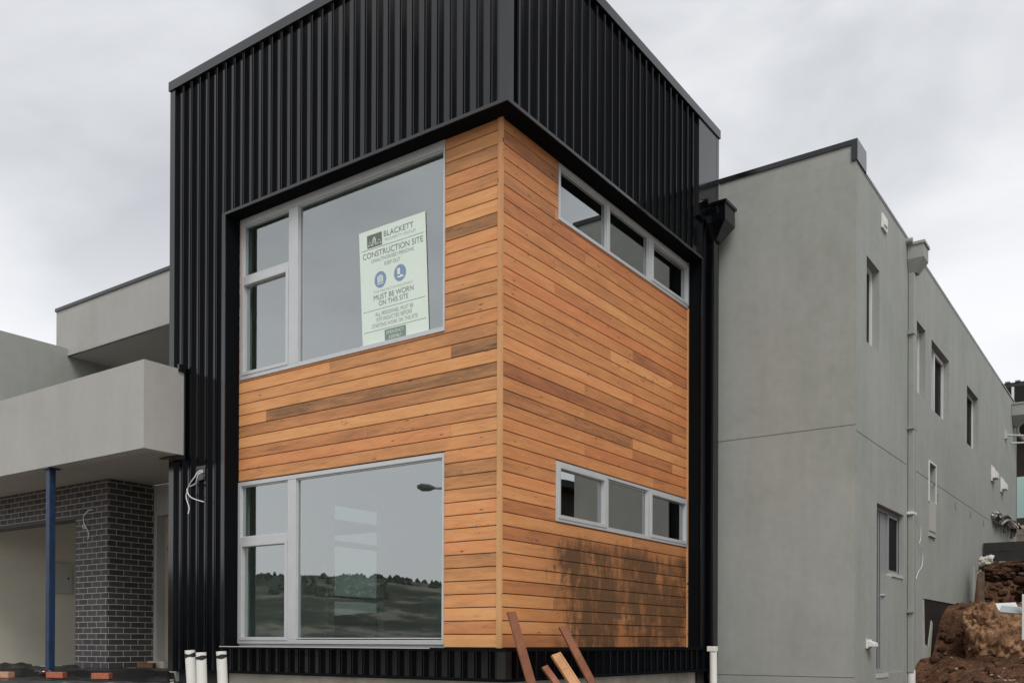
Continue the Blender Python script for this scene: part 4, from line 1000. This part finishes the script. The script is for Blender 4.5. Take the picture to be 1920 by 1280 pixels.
tw = MB(); p = CAM+ray(1840, 1092)*17.3; tw.box(p.x-.05, p.x+.05, p.y-.03, p.y+.03, p.z-.35, p.z+.2)
tag(tw.build('timber_peg', simple('dirty_timber', (.13, .09, .06), rough=.9, var=.3), bevel=.003), 'muddy upright timber peg beside the wing wall below the foam heap', 'peg')
rw = MB()
for k in range(2): rw.box(XS+.02, 7.5, 14.62, 14.7, 3.36+.2*k, 3.355+.2*(k+1))
tag(rw.build('retaining_wall', simple('black_sleepers', (.02, .02, .018), rough=.7, var=.4, vscale=5)), 'low black retaining wall on top of the soil bank beside the wing', 'retaining wall')
cm = MB(); rc = random.Random(8)
import bmesh
bm = bmesh.new(); bmesh.ops.create_icosphere(bm, subdivisions=6, radius=1)
for v in bm.verts:
    p = v.co.copy(); p.x = math.copysign(abs(p.x)**.75, p.x); p.z = math.copysign(abs(p.z)**.6, p.z); p.y = math.copysign(abs(p.y)**.8, p.y)
    k = 1+.10*noise.noise((p.x*1.2, p.y*1.2, p.z*1.2))+.10*noise.fractal((p.x*2.6, p.y*2.6, p.z*4), .9, 2., 7)-.06*abs(noise.noise((p.x*4, p.y*4, p.z*2.5)))**.5
    k += .10*abs(noise.noise((p.x*2.3+5, p.y*2.3, p.z*1.2)))-.05*(noise.noise((p.x*9, p.y*9, p.z*9))>.12); cm.v.append((3.06+p.x*.50*k, 9.75+p.y*.8*k, 1.70+p.z*.58*k))
cm.f = [tuple(v.index for v in f_.verts) for f_ in bm.faces]; cm.m = [0]*len(cm.f); cm.a = [(0, 0)]*len(cm.f); bm.free()
tag(cm.build('clay_mound', soil_mat('orange_clay', [(.05, .026, .014), (.17, .088, .045), (.38, .22, .125), (.52, .38, .26)], 1.6), smooth=True), 'large orange brown clay mound standing in the excavated soil', 'mound')
fm_ = simple('foam_white', (.6, .61, .6), rough=.7, var=.05)
for i, (px, py, tt, a, b_, rz, lb) in enumerate([(1888, 1137, 14.0, .14, .09, 22, 'white foam board lying on the soil above the clay mound, nearer the wall'), (1897, 1143, 13.7, .15, .08, 2, 'grey white board overlapping the foam above the clay mound')]):
    p = CAM+ray(px, py)*tt; mb = MB(); mb.box(-a, a, -b_, b_, -.012, .012); o = mb.build('foam_board', fm_ if not i else simple('board_grey', (.33, .36, .36), rough=.6), bevel=.003)
    o.location = p; o.rotation_euler = (R(38), R(-3+9*i), R(rz)); tag(o, lb, 'board', 'foam boards on the soil bank')
fp = MB(); rq = random.Random(4)
for k in range(46):
    p = CAM+ray(1846+rq.gauss(0, 6), 1058+rq.gauss(0, 9))*(18.2+rq.uniform(-.2, .2)); lump(fp, p.x, p.y, p.z, rq.uniform(.03, .07), .8, k, 1)
tag(fp.build('foam_heap', simple('foam_cream', (.6, .57, .5), rough=.8, var=.2)), 'heap of pale expanding foam against the wing wall base', 'foam', kind='stuff')
wp = MB(); p = CAM+ray(1921, 1160)*13.5; wp.box(p.x-.03, p.x+.03, p.y-.03, p.y+.03, p.z-.3, p.z+.36); tag(wp.build('marker_post', M_WHITE, bevel=.004), 'white timber stake at the right picture edge', 'stake')
# render strips left on the wall base
rs = MB(); rs.prism([(XS-.01, 8.83, 2.33), (XS-.01, 8.93, 2.33), (XS-.01, 9.0, 1.6), (XS-.01, 9.25, 1.55), (XS-.01, 9.5, 2.0), (XS-.01, 9.6, 1.95), (XS-.01, 9.3, 1.0), (XS-.01, 8.83, .9)], (.012, 0, 0)); rs.build('render_strip', render_mat('raw_render', (.42, .41, .36), .2), house)
rs = MB(); rs.prism([(XS-.01, 13.5, 3.18), (XS-.01, 13.72, 3.18), (XS-.01, 13.82, 2.6), (XS-.01, 13.7, 2.2), (XS-.01, 13.5, 2.2)], (.012, 0, 0)); rs.build('render_strip', bpy.data.materials['raw_render'], house)

# neighbour
nb = tag(empty('neighbour_house', (8, 30, 5)), 'dark brown house with deep black eaves behind the far end of the wing', 'house')
M_NB = simple('dark_brown_wall', (.045, .036, .026), rough=.8, var=.2, vscale=2); M_NR = simple('black_roof', (.02, .02, .02), rough=.5)
mb = MB(); mb.wall(lambda u, v, d: (u, 30+d, v), -3, 14, 5.2, 9.6, [(2.2, 5.5, 5.6, 7.6)], .3); mb.box(-3, -2.7, 30.31, 38, 5.2, 9.6); mb.build('wall', M_NB, nb)
mb = MB(); mb.prism([(-4, 27.6, 10.18), (-4, 27.6, 10.32), (-4, 38, 11.4), (-4, 38, 11.2)], (19, 0, 0)); rf = mb.build('roof', M_NR, nb)
mb = MB()
for k in range(60): mb.box(-4+.3*k, -3.85+.3*k, 27.56, 27.9, 10.33, 10.37)
adopt_child(mb.build('roof_sheet_edge', simple('zinc', (.3, .31, .31), rough=.4)), rf)
mb = MB(); mb.box(-4, 15, 27.7, 27.8, 9.35, 9.6); mb.build('fascia', M_NR, nb)
mb = MB(); mb.box(1.03, 1.1, 27.3, 27.4, 9.6, 10.1); mb.build('post', M_WHITE, nb)
mb = MB(); mb.box(-3, 14, 27.2, 30, 5.25, 5.5); mb.build('deck', simple('peach_fascia', (.42, .34, .28), rough=.7), nb)
mb = MB(); mb.box(1.2, 12, 27.25, 27.27, 5.75, 7.1); mb.build('glass_balustrade', simple('pale_aqua_glass', (.35, .5, .47), rough=.2), nb)
mb = MB(); mb.box(2.25, 5.45, 30.1, 30.13, 5.65, 7.55); mb.build('window', M_DARK, nb)
sw = MB()
for k in range(6): sw.box(-2, 12, 26.4, 26.5, 4.0+.22*k, 4.21+.22*k)
tag(sw.build('retaining_wall', simple('sleepers_brown', (.2, .17, .13), rough=.9, var=.3, vscale=3)), 'brown horizontal sleeper wall below the neighbouring deck', 'retaining wall')

# ------------------------------------------------------------------ what the windows mirror: street lamp and far trees
lp = tag(empty('street_lamp', (-15.6, -20.0, 0)), 'grey street lamp mirrored in the lower front window', 'street lamp')
LD = Vector((-14.3, -15.35, 6.6)); arm = Vector((.78, -.62, 0))
mb = MB(); mb.tube([LD+arm*.35, LD+arm*1.2+Vector((0, 0, -.05)), LD+arm*2.6+Vector((0, 0, -.35))], .04, 10); mb.build('arm', M_ALU, lp)
mb = MB(); pb = LD+arm*2.6; mb.tube([(pb.x, pb.y, 0), (pb.x, pb.y, 6.4)], [.1, .06], 12); mb.build('pole', M_ALU, lp)
mb = MB(); mb.tube([LD-arm*.15, LD, LD+arm*.25, LD+arm*.42], [.05, .13, .12, .05], 12); mb.build('lamp_head', simple('lamp_grey', (.14, .14, .15), rough=.5), lp)

tr = MB(); rt = random.Random(21)
def tuft(mb, x, y, z, h, wd):
    n = 7; k0 = len(mb.v)
    for lv in range(6):
        q = lv/5; rr1 = wd*(.35+.9*math.sin(math.pi*min(1, q*.9+.12)))*(1-.35*q)
        for k in range(n):
            a = 2*math.pi*k/n; r2 = rr1*(.7+.6*rt.random()); mb.v.append((x+r2*math.cos(a), y+r2*math.sin(a), z+h*q+rt.uniform(-.06, .06)*h))
    for lv in range(5):
        for k in range(n): mb.f.append((k0+lv*n+k, k0+lv*n+(k+1) % n, k0+(lv+1)*n+(k+1) % n, k0+(lv+1)*n+k)); mb.m.append(0); mb.a.append((0, 0))
for k in range(6000):
    ang = rt.uniform(R(178), R(262)); d = rt.uniform(240, 430)
    x = d*math.cos(ang); y = -8+d*math.sin(ang)
    dens = noise.noise((x*.022, y*.022, 5))+(.12 if ang < R(226) else -.16)
    if dens < 0: continue
    h = rt.uniform(.8, 2.4); tuft(tr, x, y, gz(x, y)-.6, h, h*rt.uniform(.25, .6))
tag(tr.build('far_wood', simple('far_foliage', (.028, .038, .02), rough=.9, var=.4, vscale=.5)), 'dark wood along the far hill mirrored in the lower front window', 'trees', kind='stuff')

nh = tag(empty('neighbour_house', (16, 14, 1)), 'dark rendered house on the lot to the right, mirrored in the side windows', 'house')
mb = MB(); mb.box(11, 24, 8, 30, .5, 6.6); mb.build('wall', simple('dark_render', (.05, .045, .035), rough=.85, var=.15), nh)
mb = MB(); mb.prism([(10.4, 7.4, 6.6), (24.6, 7.4, 6.6), (24.6, 30.6, 6.6), (10.4, 30.6, 6.6)], (0, 0, .22)); mb.build('roof', M_NR, nh)
